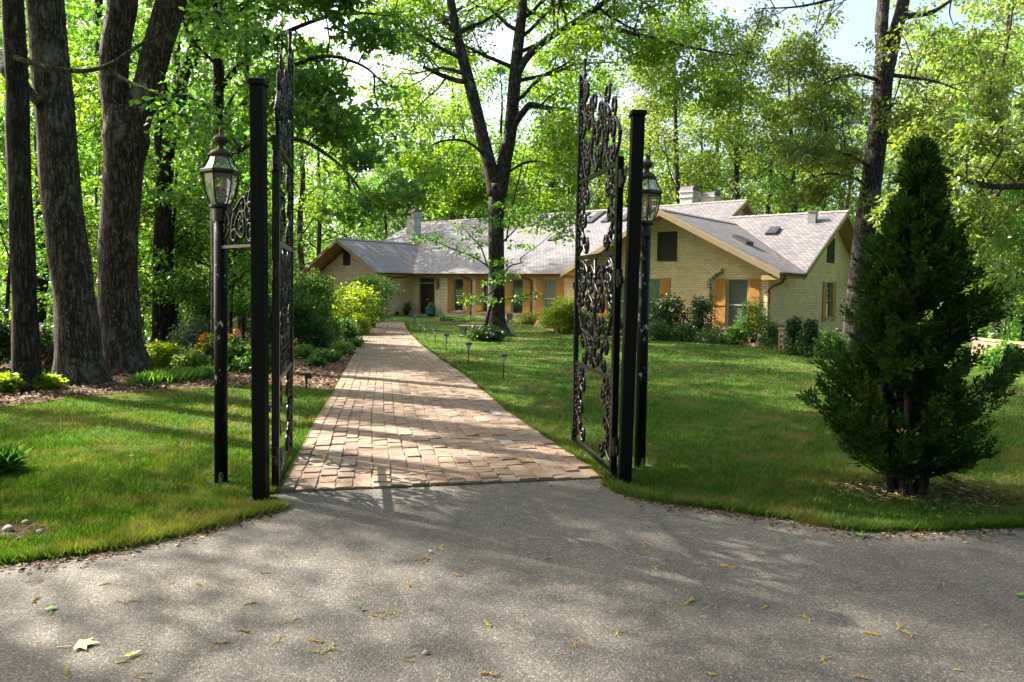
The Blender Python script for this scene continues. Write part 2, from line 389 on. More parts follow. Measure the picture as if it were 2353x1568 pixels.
    M['screen'] = plain('pierced_screen_brick', (.27, .19, .12), .9, 0, .35, 5)
    M['plastic'] = plain('black_plastic', (.014, .014, .015), .35)
    M['lens'] = plain('frosted_lens', (.45, .44, .40), .3, 0, .1)
    M['panel'] = plain('solar_panel', (.035, .055, .095), .15, 0, .2)
    M['greybox'] = plain('utility_grey', (.12, .12, .115), .6)
    M['catkin'] = plain('catkin_tan', (.42, .25, .065), .9, 0, .35, 60)
    M['catkin2'] = plain('catkin_yellow', (.46, .36, .09), .9, 0, .35, 60)
    M['leaf_fallen_y'] = plain('fallen_leaf_yellow', (.60, .55, .17), .6, 0, .15, 20)
    M['leaf_fallen_g'] = plain('fallen_leaf_green', (.13, .27, .035), .5, 0, .2, 20)
build_mats()

# ------------------------------------------------------------------ the ground
def arr(pts): return np.array([G(*p)[:2] for p in pts])
PL = arr([(632,1137),(677,1061),(720,975),(767,900),(806,829),(828,786),(842,761),(856,747),(884,742)])
PR = arr([(1388,1103),(1275,1024),(1171,954),(1064,861),(1018,832),(971,796),(942,766),(933,750),(931,742)])
def xl(y): return np.interp(y, PL[:, 1], PL[:, 0])
def xr(y): return np.interp(y, PR[:, 1], PR[:, 0])
def inpoly(x, y, poly):
    poly = np.asarray(poly); c = np.zeros(len(x), bool); j = len(poly)-1
    for i in range(len(poly)):
        xi, yi = poly[i]; xj, yj = poly[j]
        k = ((yi > y) != (yj > y))
        if yi != yj: c ^= k & (x < (xj-xi)*(y-yi)/(yj-yi)+xi)
        j = i
    return c
# lawn: the base sheet, to the horizon
mb = MB()
ys = [-400, 5, 29, 400]
for a, b in zip(ys[:-1], ys[1:]):
    mb.poly([(-400, a, gz(0, a)), (400, a, gz(0, a)), (400, b, gz(0, b)), (-400, b, gz(0, b))])
kind(mb.build('lawn', M['lawn']), 'structure', 'mown green lawn with straw coloured patches')
# asphalt drive
AE = arr([(-900,1420),(-250,1333),(0,1302),(110,1288),(200,1277),(290,1262),(400,1237),(470,1222),(530,1203),(600,1187),(645,1174),(634,1137),(1388,1103),(1402,1120),(1440,1141),(1500,1156),(1560,1166),(1660,1176),(1750,1191),(1830,1200),(1900,1216),(2000,1227),(2080,1223),(2150,1226),(2250,1219),(2353,1216),(3300,1195)])
_d = [AE[0]]
for i in range(len(AE)-1):
    k = 2 if 11 <= i <= 12 else 7
    for j in range(1, k+1):
        q = AE[i]+(AE[i+1]-AE[i])*j/k
        if j < k and i != 12: q = q+RG.normal(0, .022, 2)
        _d.append(q)
AE0 = AE; AE = np.array(_d)
ADRIVE = np.concatenate([AE, [[30, AE[-1][1]], [30, -14], [-30, -14], [-30, AE[0][1]]]])
mb = MB(); mb.poly([(x, y, gz(0, y)+.012) for x, y in ADRIVE])
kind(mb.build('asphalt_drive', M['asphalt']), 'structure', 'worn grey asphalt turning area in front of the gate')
# mulch bed under the trees on the left, running into the forest floor
ML = arr([(-900,990),(-300,955),(0,938),(100,926),(160,916),(230,908),(312,904),(400,897),(488,893),(590,889),(683,889),(742,893),(767,900)])
y29 = 29.0
pe = [(xl(y)-.02, y) for y in np.linspace(PL[3][1], y29, 14)]
MULCH = np.concatenate([[[-70, ML[0][1]]], ML, np.array(pe), [[-70, y29]]])
mb = MB(); mb.poly([(x, y, gz(0, y)+.010) for x, y in MULCH])
pe2 = [(xl(y)-.02, y) for y in np.linspace(y29, PL[-1][1], 8)]
FLOOR = np.array([(-70, y29)]+pe2+[(-7.9, 43.2), (12, 62), (12, 95), (-70, 95)])
kind(mb.build('mulch_bed', M['mulch']), 'structure', 'brown leaf mulch under the trees left of the path')
mb = MB(); mb.poly([(x, y, gz(0, y)+.010) for x, y in FLOOR])
kind(mb.build('forest_floor', M['mulch']), 'structure', 'leaf covered forest floor behind the left planting')
sp_ = G(20, 1228); a_ = np.linspace(0, 2*PI, 22)[:-1]
mb = MB(); mb.poly([(sp_[0]-.2+math.cos(t)*(.62+.12*math.sin(3*t)), sp_[1]+math.sin(t)*(.20+.05*math.sin(5*t+1)), .006) for t in a_])
kind(mb.build('bare_soil', M['mulch']), 'structure', 'bare brown soil patch at the lawn corner by the drive')
# house frame of reference
TH = .7072; D0 = 39.3
HA = np.array([math.cos(TH), -math.sin(TH)]); HB = np.array([math.sin(TH), math.cos(TH)])
def HW(a, v, z=0.0):
    p = np.array([0, D0])+a*HA+v*HB; return np.array([p[0], p[1], z])
BE = arr([(985,741),(1080,745),(1164,750),(1234,753),(1266,761),(1316,767),(1493,776),(1609,783),(1717,795),(1785,802),(1850,812),(1945,818)])
BED = np.concatenate([BE, [HW(19.2,-3)[:2], HW(15.6,-2.5)[:2], HW(6.45,-2.5)[:2], HW(6.45,0)[:2], HW(-6.4,0)[:2]]])
mb = MB(); mb.poly([(x, y, gz(0, y)+.012) for x, y in BED])
kind(mb.build('foundation_bed', M['mulch']), 'structure', 'planting bed along the front of the house')
# brick path: every brick modelled, laid in one object
def make_path():
    mb = MB(); cols = []
    NC = 18; nrow = 150; L = PL[-1][1]-PL[0][1]
    pal = [(.345,.25,.18), (.33,.24,.175), (.37,.275,.20), (.32,.245,.19), (.36,.25,.17), (.295,.235,.19), (.375,.28,.20), (.34,.235,.175), (.32,.25,.20)]
    def pt(t, c):
        yL = PL[0][1]+t*L; yR = PR[0][1]+t*(PR[-1][1]-PR[0][1])
        l = np.array([xl(yL), yL]); r = np.array([xr(yR), yR]); p = l+(r-l)*c
        return p
    T2 = np.linspace(0, 1, 40)
    mb.cur = 1
    for a, b in zip(T2[:-1], T2[1:]):
        q = [pt(a, 0), pt(a, 1), pt(b, 1), pt(b, 0)]
        mb.poly([(p[0], p[1], gz(0, p[1])+.025) for p in q]); cols.append((.1, .1, .1))
    mb.cur = 0
    # columns of slightly unequal width; in each the bricks march along the path
    cw = np.cumsum([0]+list(RG.uniform(.92, 1.08, NC))); cw /= cw[-1]
    for c in range(NC):
        t = -.5*(c % 2)/nrow-RG.uniform(0, .15)/nrow
        while t < 1:
            ln = RG.uniform(.93, 1.07)/nrow
            t0, t1 = max(t, 0), min(t+ln, 1); t += ln
            if t1-t0 < .25/nrow: continue
            g = .007/(L)*RG.uniform(.6, 1.7); gc = .0022*RG.uniform(.6, 1.7)
            q = [pt(t0+g/2, cw[c]+gc), pt(t0+g/2, cw[c+1]-gc), pt(t1-g/2, cw[c+1]-gc), pt(t1-g/2, cw[c]+gc)]
            cen = sum(q)/4; lift = RG.normal(0, .0025); tx, ty = RG.normal(0, .012, 2)
            if t0 < .06: lift = RG.normal(0, .0045); tx, ty = RG.normal(0, .025, 2)
            q = [p+RG.normal(0, .004, 2) for p in q]
            zt = [gz(0, p[1])+.034+lift+tx*(p[0]-cen[0])+ty*(p[1]-cen[1]) for p in q]
            top = [(p[0]+(cen[0]-p[0])*.035, p[1]+(cen[1]-p[1])*.035, z) for p, z in zip(q, zt)]
            mid = [(p[0], p[1], z-.006) for p, z in zip(q, zt)]
            low = [(p[0], p[1], gz(0, p[1])-.01) for p in q]
            mb.add(top+mid+low, [(0,1,2,3)]+[(4+i, 4+(i+1) % 4, (i+1) % 4, i) for i in range(4)]+[(8+i, 8+(i+1) % 4, 4+(i+1) % 4, 4+i) for i in range(4)])
            col = np.array(pal[rnd.randrange(len(pal))])*np.array([1.0, .96, .93])*RG.uniform(.64, .84)
            if RG.random() < .008: col = np.array((.32, .29, .255))*RG.uniform(.8, 1.15)
            cols += [tuple(col)]*9
    o = mb.build('brick_path', [M['path_brick'], M['sand_joint']])
    me = o.data; ca = me.color_attributes.new('Col', 'FLOAT_COLOR', 'CORNER')
    lc = np.ones((len(me.loops), 4), np.float32); k = 0
    tot = np.empty(len(me.polygons), np.int32); me.polygons.foreach_get('loop_total', tot)
    lc[:, :3] = np.repeat(np.array(cols, np.float32), tot, axis=0)
    ca.data.foreach_set('color', lc.ravel())
    kind(o, 'structure', 'old brick path leading from the gate to the front door')
make_path()

# ------------------------------------------------------------------ the house (local axes: x along the front, y into the depth)
EZ = 2.31; TN = .5157; FZ = -.42
house = thing('brick_house', 'long low cream brick house with slate roofs and cedar shutters', 'house', HW(0, 0, 0), -TH)
def wall(mb, P, inn, s0, s1, z0, z1, openings, dep=.11):
    xs = sorted({s0, s1, *[o[0] for o in openings], *[o[1] for o in openings]})
    zs = sorted({z0, z1, *[o[2] for o in openings], *[o[3] for o in openings]})
    for i in range(len(xs)-1):
        for j in range(len(zs)-1):
            cx, cz = (xs[i]+xs[i+1])/2, (zs[j]+zs[j+1])/2
            if any(o[0] < cx < o[1] and o[2] < cz < o[3] for o in openings): continue
            q = [(xs[i], zs[j]), (xs[i+1], zs[j]), (xs[i+1], zs[j+1]), (xs[i], zs[j+1])]
            mb.poly([P(*t) for t in q], q)
    inn = np.array(inn)*dep
    for (a, b, c, d) in openings:
        for (p, q) in (((a, c), (b, c)), ((b, c), (b, d)), ((b, d), (a, d)), ((a, d), (a, c))):
            p3, q3 = np.array(P(*p)), np.array(P(*q))
            mb.poly([p3, q3, q3+inn, p3+inn], [(p[0], p[1]), (q[0], q[1]), (q[0]+.1, q[1]+.1), (p[0]+.1, p[1]+.1)])
def front(v): return lambda s, z: (s, v, z)
def side(a): return lambda s, z: (a, s, z)
DOOR = (-8.02, -6.47, -.34, 2.07)
WF = [(-4.82, -3.92, -.02, 2.0), (-2.38, -1.46, -.02, 2.0), (-.06, .84, -.02, 2.0), (2.23, 3.20, -.02, 2.0)]
WR = [(8.10, 10.83, .02, 2.05), (13.86, 14.80, .02, 2.05)]
WL = [(-15.75, -14.9, .0, 1.98), (-11.0, -10.1, .0, 1.98)]
WE = [(5.15, 6.18, .30, 2.05), (9.5, 10.4, -.3, 2.05)]
mb = MB(); wall(mb, front(0), (0, 1, 0), -8.73, 6.45, FZ, EZ+.15, [DOOR]+WF); mb.build('front_wall', M['brick'], house)
VL = -2.1
mb = MB(); wall(mb, front(VL), (0, 1, 0), -16.1, -8.73, FZ, EZ-.02, WL)
ca = -12.37; gw = 3.7
mb.poly([(-16.1, VL, EZ-.02), (-8.73, VL, EZ-.02), (ca, VL, EZ+.02+TN*gw)], [(-16.1, EZ), (-8.73, EZ), (ca, EZ+TN*gw)])
wall(mb, side(-8.73), (-1, 0, 0), VL, 0, FZ, EZ+.2, []); wall(mb, side(-16.1), (1, 0, 0), VL, 5, FZ, EZ+.2, [])
mb.build('gable_wall', M['brick'], house)
VR = -2.5
mb = MB(); wall(mb, front(VR), (0, 1, 0), 6.45, 15.6, FZ, EZ+.02, WR)
cr = 11.157
mb.poly([(6.45, VR, EZ+.02), (15.6, VR, EZ+.02), (15.6, VR, EZ+.28), (cr, VR, EZ+.28+TN*4.45), (6.45, VR, EZ+.24)], [(6.45, EZ), (15.6, EZ), (15.6, EZ+.28), (cr, EZ+.28+TN*4.45), (6.45, EZ+.24)])
wall(mb, side(6.45), (1, 0, 0), VR, 0, FZ, EZ+.2, []); mb.build('gable_wall', M['brick'], house)
mb = MB(); wall(mb, side(15.6), (-1, 0, 0), VR, 11.2, FZ, EZ+.05, WE)
mb.poly([(15.6, VR, EZ+.05), (15.6, 11.2, EZ+.05), (15.6, 5.59, EZ+.05+TN*5.61), (15.6, .2, EZ+.3), (15.6, VR, EZ+.3)], [(VR, EZ), (11.2, EZ), (5.59, EZ+TN*5.61), (.2, EZ+.3), (VR, EZ+.3)])
mb.build('end_wall', M['brick'], house)
mb = MB()
mb.poly([(10.0, -.2, EZ+.05), (10.0, 15.8, EZ+.05), (10.0, 7.84, EZ+.1+TN*8.1)], [(-.2, EZ), (15.8, EZ), (7.84, EZ+TN*8.1)])
mb.poly([(-17.2, -.2, FZ), (-17.2, 15.8, FZ), (-17.2, 15.8, EZ), (-17.2, 7.84, EZ+TN*8), (-17.2, -.2, EZ)], [(0, 0), (16, 0), (16, 2), (8, 6), (0, 2)])
wall(mb, front(15.7), (0, -1, 0), -17.2, 10, FZ, EZ+.1, []); wall(mb, front(11.2), (0, -1, 0), 10, 15.6, FZ, EZ+.1, [])
mb.build('rear_wall', M['brick'], house)
# plinth line and soldier ledge under the front eave
mb = MB(); mb.box(-8.7, 6.40, -.10, -.003, EZ-.20, EZ+.08); mb.build('frieze_board', M['soffit'], house)

def slab(mb, pts, th=.13):
    """roof slope: pts on the top surface, counter-clockwise from above; slot 0 shingles, 1 trim"""
    P = np.array(pts, float); n = np.cross(P[1]-P[0], P[2]-P[0]); n /= np.linalg.norm(n)
    if n[2] < 0: P = P[::-1]; n = -n
    hv = np.cross([0, 0, 1.0], n); hv /= np.linalg.norm(hv); dv = np.cross(n, hv)
    uv = [(float(p@hv), float(p@dv)) for p in P]
    mb.cur = 0; mb.poly(P, uv)
    Q = P-np.array([0, 0, th/max(n[2], .3)])
    mb.cur = 1; mb.poly(Q[::-1]); m = len(P)
    for i in range(m):
        j = (i+1) % m; mb.poly([P[i], Q[i], Q[j], P[j]])
    mb.cur = 0
ov = .5
def zr_(v): return EZ+TN*(v+ov)
RV, BV = 7.84, 5.59; ML_, MR_, BE_ = -17.67, 10.48, 16.34
mb = MB()
slab(mb, [(ML_, -ov, EZ), (BE_, -ov, EZ), (BE_, BV, zr_(BV)), (MR_, BV, zr_(BV)), (MR_, RV, zr_(RV)), (ML_, RV, zr_(RV))])
slab(mb, [(ML_, RV, zr_(RV)), (MR_, RV, zr_(RV)), (MR_, 2*RV+ov, EZ), (ML_, 2*RV+ov, EZ)])
slab(mb, [(10.0, BV, zr_(BV)), (BE_, BV, zr_(BV)), (BE_, 2*BV+ov, EZ), (10.0, 2*BV+ov, EZ)])
main_roof = mb.build('roof', [M['slate'], M['soffit']], house)
def cross_roof(a0, a1, vf):
    c = (a0+a1)/2; h = (a1-a0)/2; rz = EZ+TN*h; vb = h-ov
    mb = MB(); e = .004
    slab(mb, [(a1, vf, EZ+e), (a1, -ov, EZ+e), (c, vb, rz+e), (c, vf, rz+e)])
    slab(mb, [(a0, vf, EZ+e), (c, vf, rz+e), (c, vb, rz+e), (a0, -ov, EZ+e)])
    return mb.build('roof', [M['slate'], M['soffit']], house), c, h, rz, vb
WLW = (-16.65, -8.09, -3.33); WRW = (5.954, 16.36, -3.43)
rl, cL, hL, zL, vbL = cross_roof(*WLW); rr, cR, hR, zR, vbR = cross_roof(*WRW)
# ridge tiles
def ridge(p, q, parent):
    mb = MB(); p = np.array(p, float); q = np.array(q, float); L = np.linalg.norm(q-p); n = int(L/.33); d = (q-p)/L
    sd = np.cross(d, [0, 0, 1.0])
    for i in range(n):
        a = p+d*L*i/n; b = p+d*L*(i+1.12)/n; h = .035+.012
        vs = []
        for c, k in ((a, .0), (b, .022)):
            vs += [c-sd*.15+np.array([0, 0, -.055+k]), c+np.array([0, 0, .04+k]), c+sd*.15+np.array([0, 0, -.055+k])]
        mb.add(vs, [(0,1,4,3), (1,2,5,4), (0,3,5,2), (0,2,1), (3,4,5)])
    mb.build('ridge_tiles', M['ridge'], parent)
ridge((ML_, RV, zr_(RV)), (MR_, RV, zr_(RV)), main_roof); ridge((MR_-.05, BV, zr_(BV)), (BE_, BV, zr_(BV)), main_roof)
ridge((cL, WLW[2], zL), (cL, vbL, zL), rl); ridge((cR, WRW[2], zR), (cR, vbR, zR), rr)
# valley flashing with copper stain
def valley(p, q, parent):
    mb = MB(); mb.bar(np.array(p)+[0, 0, .012], np.array(q)+[0, 0, .012], .07, .03); mb.build('valley_flashing', M['copper'], parent)
valley((-8.09, -ov, EZ), (cL, vbL, zL), rl); valley((16.36, -ov, EZ), (cR, vbR, zR), rr)
# rakes and fascias
def rake(p, q, out, parent):
    mb = MB(); p = np.array(p, float); q = np.array(q, float); o = np.array(out, float)
    d = q-p; dn = np.array([0, 0, .26])
    a, b = p+o*.03, q+o*.03; top = np.array([0, 0, -.02])
    vs = [a+top, b+top, b-dn, a-dn, p-o*.02+top, q-o*.02+top, q-o*.02-dn, p-o*.02-dn]
    mb.add(vs, [(0,1,2,3), (7,6,5,4), (0,4,5,1), (3,2,6,7), (0,3,7,4), (1,5,6,2)])
    mb.build('rake_board', M['fascia'], parent)
for (a0, a1, vf), z, r in ((WLW, zL, rl), (WRW, zR, rr)):
    c = (a0+a1)/2
    rake((a0, vf, EZ), (c, vf, z), (0, -1, 0), r); rake((a1, vf, EZ), (c, vf, z), (0, -1, 0), r)
rake((BE_, -ov, EZ), (BE_, BV, zr_(BV)), (1, 0, 0), main_roof); rake((BE_, 2*BV+ov, EZ), (BE_, BV, zr_(BV)), (1, 0, 0), main_roof)
rake((MR_, 2.5, zr_(2.5)), (MR_, RV, zr_(RV)), (1, 0, 0), main_roof); rake((MR_, 2*RV+ov, EZ), (MR_, RV, zr_(RV)), (1, 0, 0), main_roof)
# closed soffits: level boxes behind the gutters, boxed corner returns
for bx in ((-8.05, 5.93, -.47, -.004, EZ-.16, EZ-.10), (15.62, 16.30, -3.36, -.5, EZ-.22, EZ-.13), (15.61, 16.28, -3.36, -2.4, EZ-.30, EZ-.225), (-8.70, -8.13, -3.26, -.5, EZ-.22, EZ-.13)):
    mb = MB(); mb.box(*bx); mb.build('soffit', M['soffit'], house)
# gutters and downspouts
def gutter(p, q, out):
    mb = MB(); p = np.array(p, float); q = np.array(q, float); o = np.array(out, float)
    pr = [(0, -.02), (.005, -.10), (.04, -.125), (.09, -.11), (.12, -.03), (.105, -.03), (.08, -.09), (.04, -.105), (.02, -.03)]
    vs = []
    for c in (p, q):
        for (x, z) in pr: vs.append(c+o*(x+.004)+np.array([0, 0, z]))
    n = len(pr); mb.add(vs, [(i, (i+1) % n, n+(i+1) % n, n+i) for i in range(n)]+[tuple(range(n))[::-1], tuple(range(n, 2*n))])
    mb.build('gutter', M['gutter'], house)
gutter((-8.05, -ov, EZ), (5.98, -ov, EZ), (0, -1, 0)); gutter((16.36, -3.43, EZ), (16.36, -.5, EZ), (1, 0, 0)); gutter((-8.09, -3.3, EZ), (-8.09, -.64, EZ), (1, 0, 0))
def spout(pts, name='downspout', r=.042):
    mb = MB(); mb.tube(pts, r, 8)
    for z in (.4, 1.5):
        mb.box(pts[-1][0]-.06, pts[-1][0]+.06, pts[-1][1]-.05, pts[-1][1]+.05, z, z+.03)
    mb.build(name, M['copper'], house, smooth=False)
spout([(-8.04, -.75, EZ-.1), (-8.04, -.78, EZ-.18), (-8.35, -1.55, EZ-.34), (-8.60, -2.06, EZ-.46), (-8.66, -2.15, EZ-.56), (-8.66, -2.16, FZ)])
for a in (-3.24, 1.47):
    spout([(a-.42, -.56, EZ-.1), (a-.42, -.56, EZ-.2), (a-.1, -.2, EZ-.34), (a, -.08, EZ-.42), (a, -.07, EZ-.55), (a, -.07, FZ)])
spout([(16.42, -3.1, EZ-.1), (16.42, -3.05, EZ-.22), (16.2, -2.75, EZ-.42), (15.8, -2.62, EZ-.55), (15.66, -2.60, EZ-.70), (15.66, -2.6, FZ)], r=.05)

# windows, shutters
def window(o, v, out=-1, glass='glass', horiz='x', cur=None, mull=False):
    """o=(s0,s1,z0,z1) opening; built on plane v; horiz 'x': front wall, 'y': end wall"""
    s0, s1, z0, z1 = o
    def B(mb, a, b, d0, d1, c, d):   # d: depth outwards from the wall plane
        if horiz == 'x': mb.box(a, b, v-d1, v-d0, c, d)
        else: mb.box(v+d0, v+d1, a, b, c, d)
    f = .055
    mb = MB(); B(mb, s0, s0+f, -.10, .012, z0, z1); B(mb, s1-f, s1, -.10, .012, z0, z1); B(mb, s0+f, s1-f, -.10, .010, z1-f, z1); B(mb, s0+f, s1-f, -.10, .010, z0, z0+f)
    w = mb.build('window', M['frame'], house)
    mb = MB(); B(mb, s0+f, s1-f, -.095, -.075, z0+f, z1-f); mb.build('pane', M[glass], w)
    zm = z0+(z1-z0)*.47; mb = MB(); t = .028
    segs = [(s0+f, s1-f)] if not mull else [(s0+f, (s0+s1)/2-.03), ((s0+s1)/2+.03, s1-f)]
    for a, b in segs:
        B(mb, a, b, -.074, -.045, zm-.022, zm+.022)
        B(mb, a, a+t, -.074, -.05, z0+f, zm-.022); B(mb, b-t, b, -.074, -.05, z0+f, zm-.022)
        B(mb, a, a+t, -.074, -.05, zm+.022, z1-f); B(mb, b-t, b, -.074, -.05, zm+.022, z1-f)
    if mull: B(mb, (s0+s1)/2-.03, (s0+s1)/2+.03, -.074, .0, z0+f, z1-f)
    mb.build('sash', M['sash'], w)
    mb = MB(); B(mb, s0-.08, s1+.08, .003, .09, z0-.07, z0-.004); mb.build('sill', M['brick_trim'], w)
def shutter(s0, s1, z0, z1, v, horiz='x'):
    mb = MB(); n = 3; w = (s1-s0)/n
    def B(a, b, d0, d1, c, d):
        if horiz == 'x': mb.box(a, b, v-d1, v-d0, c, d)
        else: mb.box(v+d0, v+d1, a, b, c, d)
    for i in range(n): B(s0+i*w+.004, s0+(i+1)*w-.004, .013, .040, z0, z1)
    for z in (z0+.18, z1-.30, (z0+z1)/2-.1): B(s0+.01, s1-.01, .0405, .062, z, z+.10)
    mb.build('shutter', M['cedar'], house)
for o in WF: window(o, 0, glass='blinds' if o[0] > 2 else 'glass')
for a, b in ((-5.31,-4.83), (-3.91,-3.43), (-2.9,-2.39), (-1.45,-.97), (-.56,-.07), (.85,1.34), (1.74,2.22), (3.21,3.68)): shutter(a, b, -.13, 2.04, 0)
window(WR[0], VR, glass='green_glass', mull=True); window(WR[1], VR, glass='blinds')
for a, b in ((7.62,8.09), (10.84,11.28), (13.33,13.85), (14.81,15.26)): shutter(a, b, .0, 2.06, VR)
for o in WL: window(o, VL)
for a, b in ((-16.05,-15.78), (-14.88,-14.4), (-11.5,-11.02), (-10.08,-9.55)): shutter(a, b, -.1, 2.0, VL)
for o in WE: window(o, 15.6, horiz='y')
for a, b in ((4.60,5.14), (6.19,6.75), (8.9,9.49)): shutter(a, b, .1, 2.06, 15.6, 'y')
# louvred gable vents
def vent(s0, s1, z0, z1, v, horiz='x'):
    mb = MB()
    def B(a, b, d0, d1, c, d):
        if horiz == 'x': mb.box(a, b, v-d1, v-d0, c, d)
        else: mb.box(v+d0, v+d1, a, b, c, d)
    B(s0, s0+.05, .003, .06, z0, z1); B(s1-.05, s1, .003, .06, z0, z1); B(s0+.05, s1-.05, .003, .058, z1-.05, z1); B(s0+.05, s1-.05, .003, .058, z0, z0+.05)
    B(s0+.05, s1-.05, .003, .012, z0+.05, z1-.05); n = 14; h = (z1-z0-.1)/n
    for i in range(n): B(s0+.05, s1-.05, .014, .045, z0+.05+i*h, z0+.05+i*h+h*.55)
    mb.build('gable_vent', M['louvre'], house)
vent(10.63, 11.56, 2.82, 4.10, VR); vent(-13.3, -12.55, 2.78, 4.0, VL); vent(5.12, 6.16, 2.98, 4.2, 15.6, 'y')
# front door with transom
s0, s1, z0, z1 = DOOR
mb = MB()
for a, b, c, d in ((s0, s0+.09, z0, z1), (s1-.09, s1, z0, z1), (s0+.09, s1-.09, z1-.08, z1), (s0+.09, s1-.09, 1.64, 1.71)): mb.box(a, b, -.01, .16, c, d)
dr = mb.build('door', M['frame'], house)
mid = (s0+s1)/2
for a, b in ((s0+.09, mid-.004), (mid+.004, s1-.09)):
    mb = MB(); mb.box(a, b, .10, .15, z0, 1.64)
    for c, d in ((z0+.15, z0+.8), (z0+.95, 1.5)):
        mb.box(a+.12, b-.12, .085, .1, c, d)
    mb.build('door_leaf', M['door'], dr)
mb = MB(); mb.box(s0+.09, s1-.09, .11, .13, 1.71, z1-.08); mb.build('transom_pane', M['glass'], dr)
for x in (mid-.09, mid+.09):
    mb = MB(); mb.ball((x, .06, .62), .03, 10); mb.tube([(x, .06, .62), (x, .1, .62)], .012, 6); mb.build('handle', M['sash'], dr, smooth=True)
mb = MB(); mb.box(s0-.25, s1+.25, -.7, .0, FZ, -.345); mb.build('door_step', M['stone'], house)
mb = MB(); c = (-6.2, -.12)
mb.lathe([(.02, .0), (.11, .06), (.13, .42), (.16, .44), (.07, .58), (.03, .62), (.035, .66), (.005, .70)], 6, (c[0], c[1], 1.32)); mb.box(c[0]-.05, c[0]+.05, -.06, -.004, 1.36, 1.82)
mb.build('wall_lantern', M['fascia'], house)
# chimneys
def chimney(a0, a1, v0, v1, zb, zt, par, cap_h=.32):
    mb = MB(); mb.box(a0, a1, v0, v1, zb, zt-.45); mb.box(a0-.05, a1+.05, v0-.05, v1+.05, zt-.45, zt-.36); mb.box(a0-.02, a1+.02, v0-.02, v1+.02, zt-.36, zt-.12); mb.box(a0-.07, a1+.07, v0-.07, v1+.07, zt-.12, zt-.04)
    ch = mb.build('chimney', M['stucco'], par)
    mb = MB(); n = 9; vs = []
    for a in (a0-.03, a1+.03):
        for i in range(n):
            t = PI*i/(n-1); vs.append((a, (v0+v1)/2-math.cos(t)*((v1-v0)/2+.05), zt-.04+math.sin(t)*cap_h))
    mb.add(vs, [(i, i+1, n+i+1, n+i) for i in range(n-1)]+[tuple(range(n))[::-1], tuple(range(n, 2*n)), (0, n, 2*n-1, n-1)])
    mb.build('chimney_cap', M['capmetal'], ch)
chimney(-14.85, -13.98, 4.75, 5.45, 4.4, 7.12, main_roof, .22)
chimney(5.8, 6.62, 9.0, 9.9, 5.2, 7.62, main_roof, .36); chimney(6.95, 7.75, 9.6, 10.4, 5.0, 7.3, main_roof, .3)
# skylights on the long front slope
def onroof(a, v, h=0.0): return np.array([a, v, zr_(v)])+h*np.array([0, -TN, 1])/math.hypot(1, TN)
def skylight(a0, a1, v0, v1, par, h=.11):
    nn = np.array([0, -TN, 1])/math.hypot(1, TN); up = np.array([0, 1, TN])/math.hypot(1, TN); L = (v1-v0)*math.hypot(1, TN)
    c = onroof((a0+a1)/2, (v0+v1)/2)
    mb = MB(); mb.obox(c+nn*h/2, (1, 0, 0), (a1-a0)/2, up, L/2, nn, h/2); s = mb.build('skylight', M['skyframe'], par)
    mb = MB(); mb.obox(c+nn*(h+.008), (1, 0, 0), (a1-a0)/2-.05, up, L/2-.05, nn, .008); mb.build('glazing', M['skylight'], s)
for a in np.arange(-6.2, 5.2, 1.19): skylight(a, a+.50, 5.82, 7.5, main_roof)
skylight(-.2, .30, 3.5, 4.15, main_roof); skylight(13.28, 13.78, 3.25, 3.92, main_roof, .14)
nn = np.array([TN, 0, 1])/math.hypot(1, TN); up = np.array([-1, 0, TN])/math.hypot(1, TN)
c = np.array([13.6, -.35, EZ+TN*(16.36-13.6)])
mb = MB(); mb.obox(c+nn*.07, (0, 1, 0), .42, up, .36, nn, .07); s = mb.build('skylight', M['skyframe'], rr)
mb = MB(); mb.obox(c+nn*.148, (0, 1, 0), .37, up, .31, nn, .008); mb.build('glazing', M['skylight'], s)
mb = MB(); p = onroof(15.1, 4.45); mb.box(14.88, 15.24, 4.35, 4.7, p[2]-.25, p[2]+.52); mb.box(14.84, 15.28, 4.31, 4.74, p[2]+.52, p[2]+.56); mb.build('roof_vent', M['galv'], main_roof)

# ------------------------------------------------------------------ wrought iron gate
def spiral(c, r0, r1, a0, a1, n=16):
    t = np.linspace(0, 1, n); a = a0+(a1-a0)*t; r = r0+(r1-r0)*t
    return np.stack([c[0]+r*np.cos(a), c[1]+r*np.sin(a)], 1)
def cscroll(p, q, bulge, curl, turns=1.35):
    curl = curl*1.45
    """C-shaped bar from p to q in the plane of the leaf, ends curling inwards; returns polyline"""
    p = np.array(p, float); q = np.array(q, float); d = q-p; L = np.linalg.norm(d); d /= L; nrm = np.array([-d[1], d[0]])*np.sign(bulge)
    t = np.linspace(0, 1, 14)
    mid = p+np.outer(t, q-p)+np.outer(np.sin(PI*t), nrm)*abs(bulge)
    def curlend(e, tang, sgn):
        # spiral starting at e heading along tang and turning by sgn
        r0 = curl; c = e+sgn*np.array([-tang[1], tang[0]])*r0
        a = math.atan2(*(e-c)[::-1]); n = 13; tt = np.linspace(0, 1, n)[1:]
        ang = a+sgn*tt*turns*2*PI*.68; r = r0*(1-.62*tt)
        q = np.stack([c[0]+r*np.cos(ang), c[1]+r*np.sin(ang)], 1)
        return e+(q-e)*np.array([1.0, 1.45])
    t1 = mid[-1]-mid[-2]; t1 /= np.linalg.norm(t1); t0 = mid[0]-mid[1]; t0 /= np.linalg.norm(t0)
    s = -np.sign(bulge)
    e1 = curlend(mid[-1], t1, s); e0 = curlend(mid[0], t0, -s)
    return np.concatenate([e0[::-1], mid, e1])
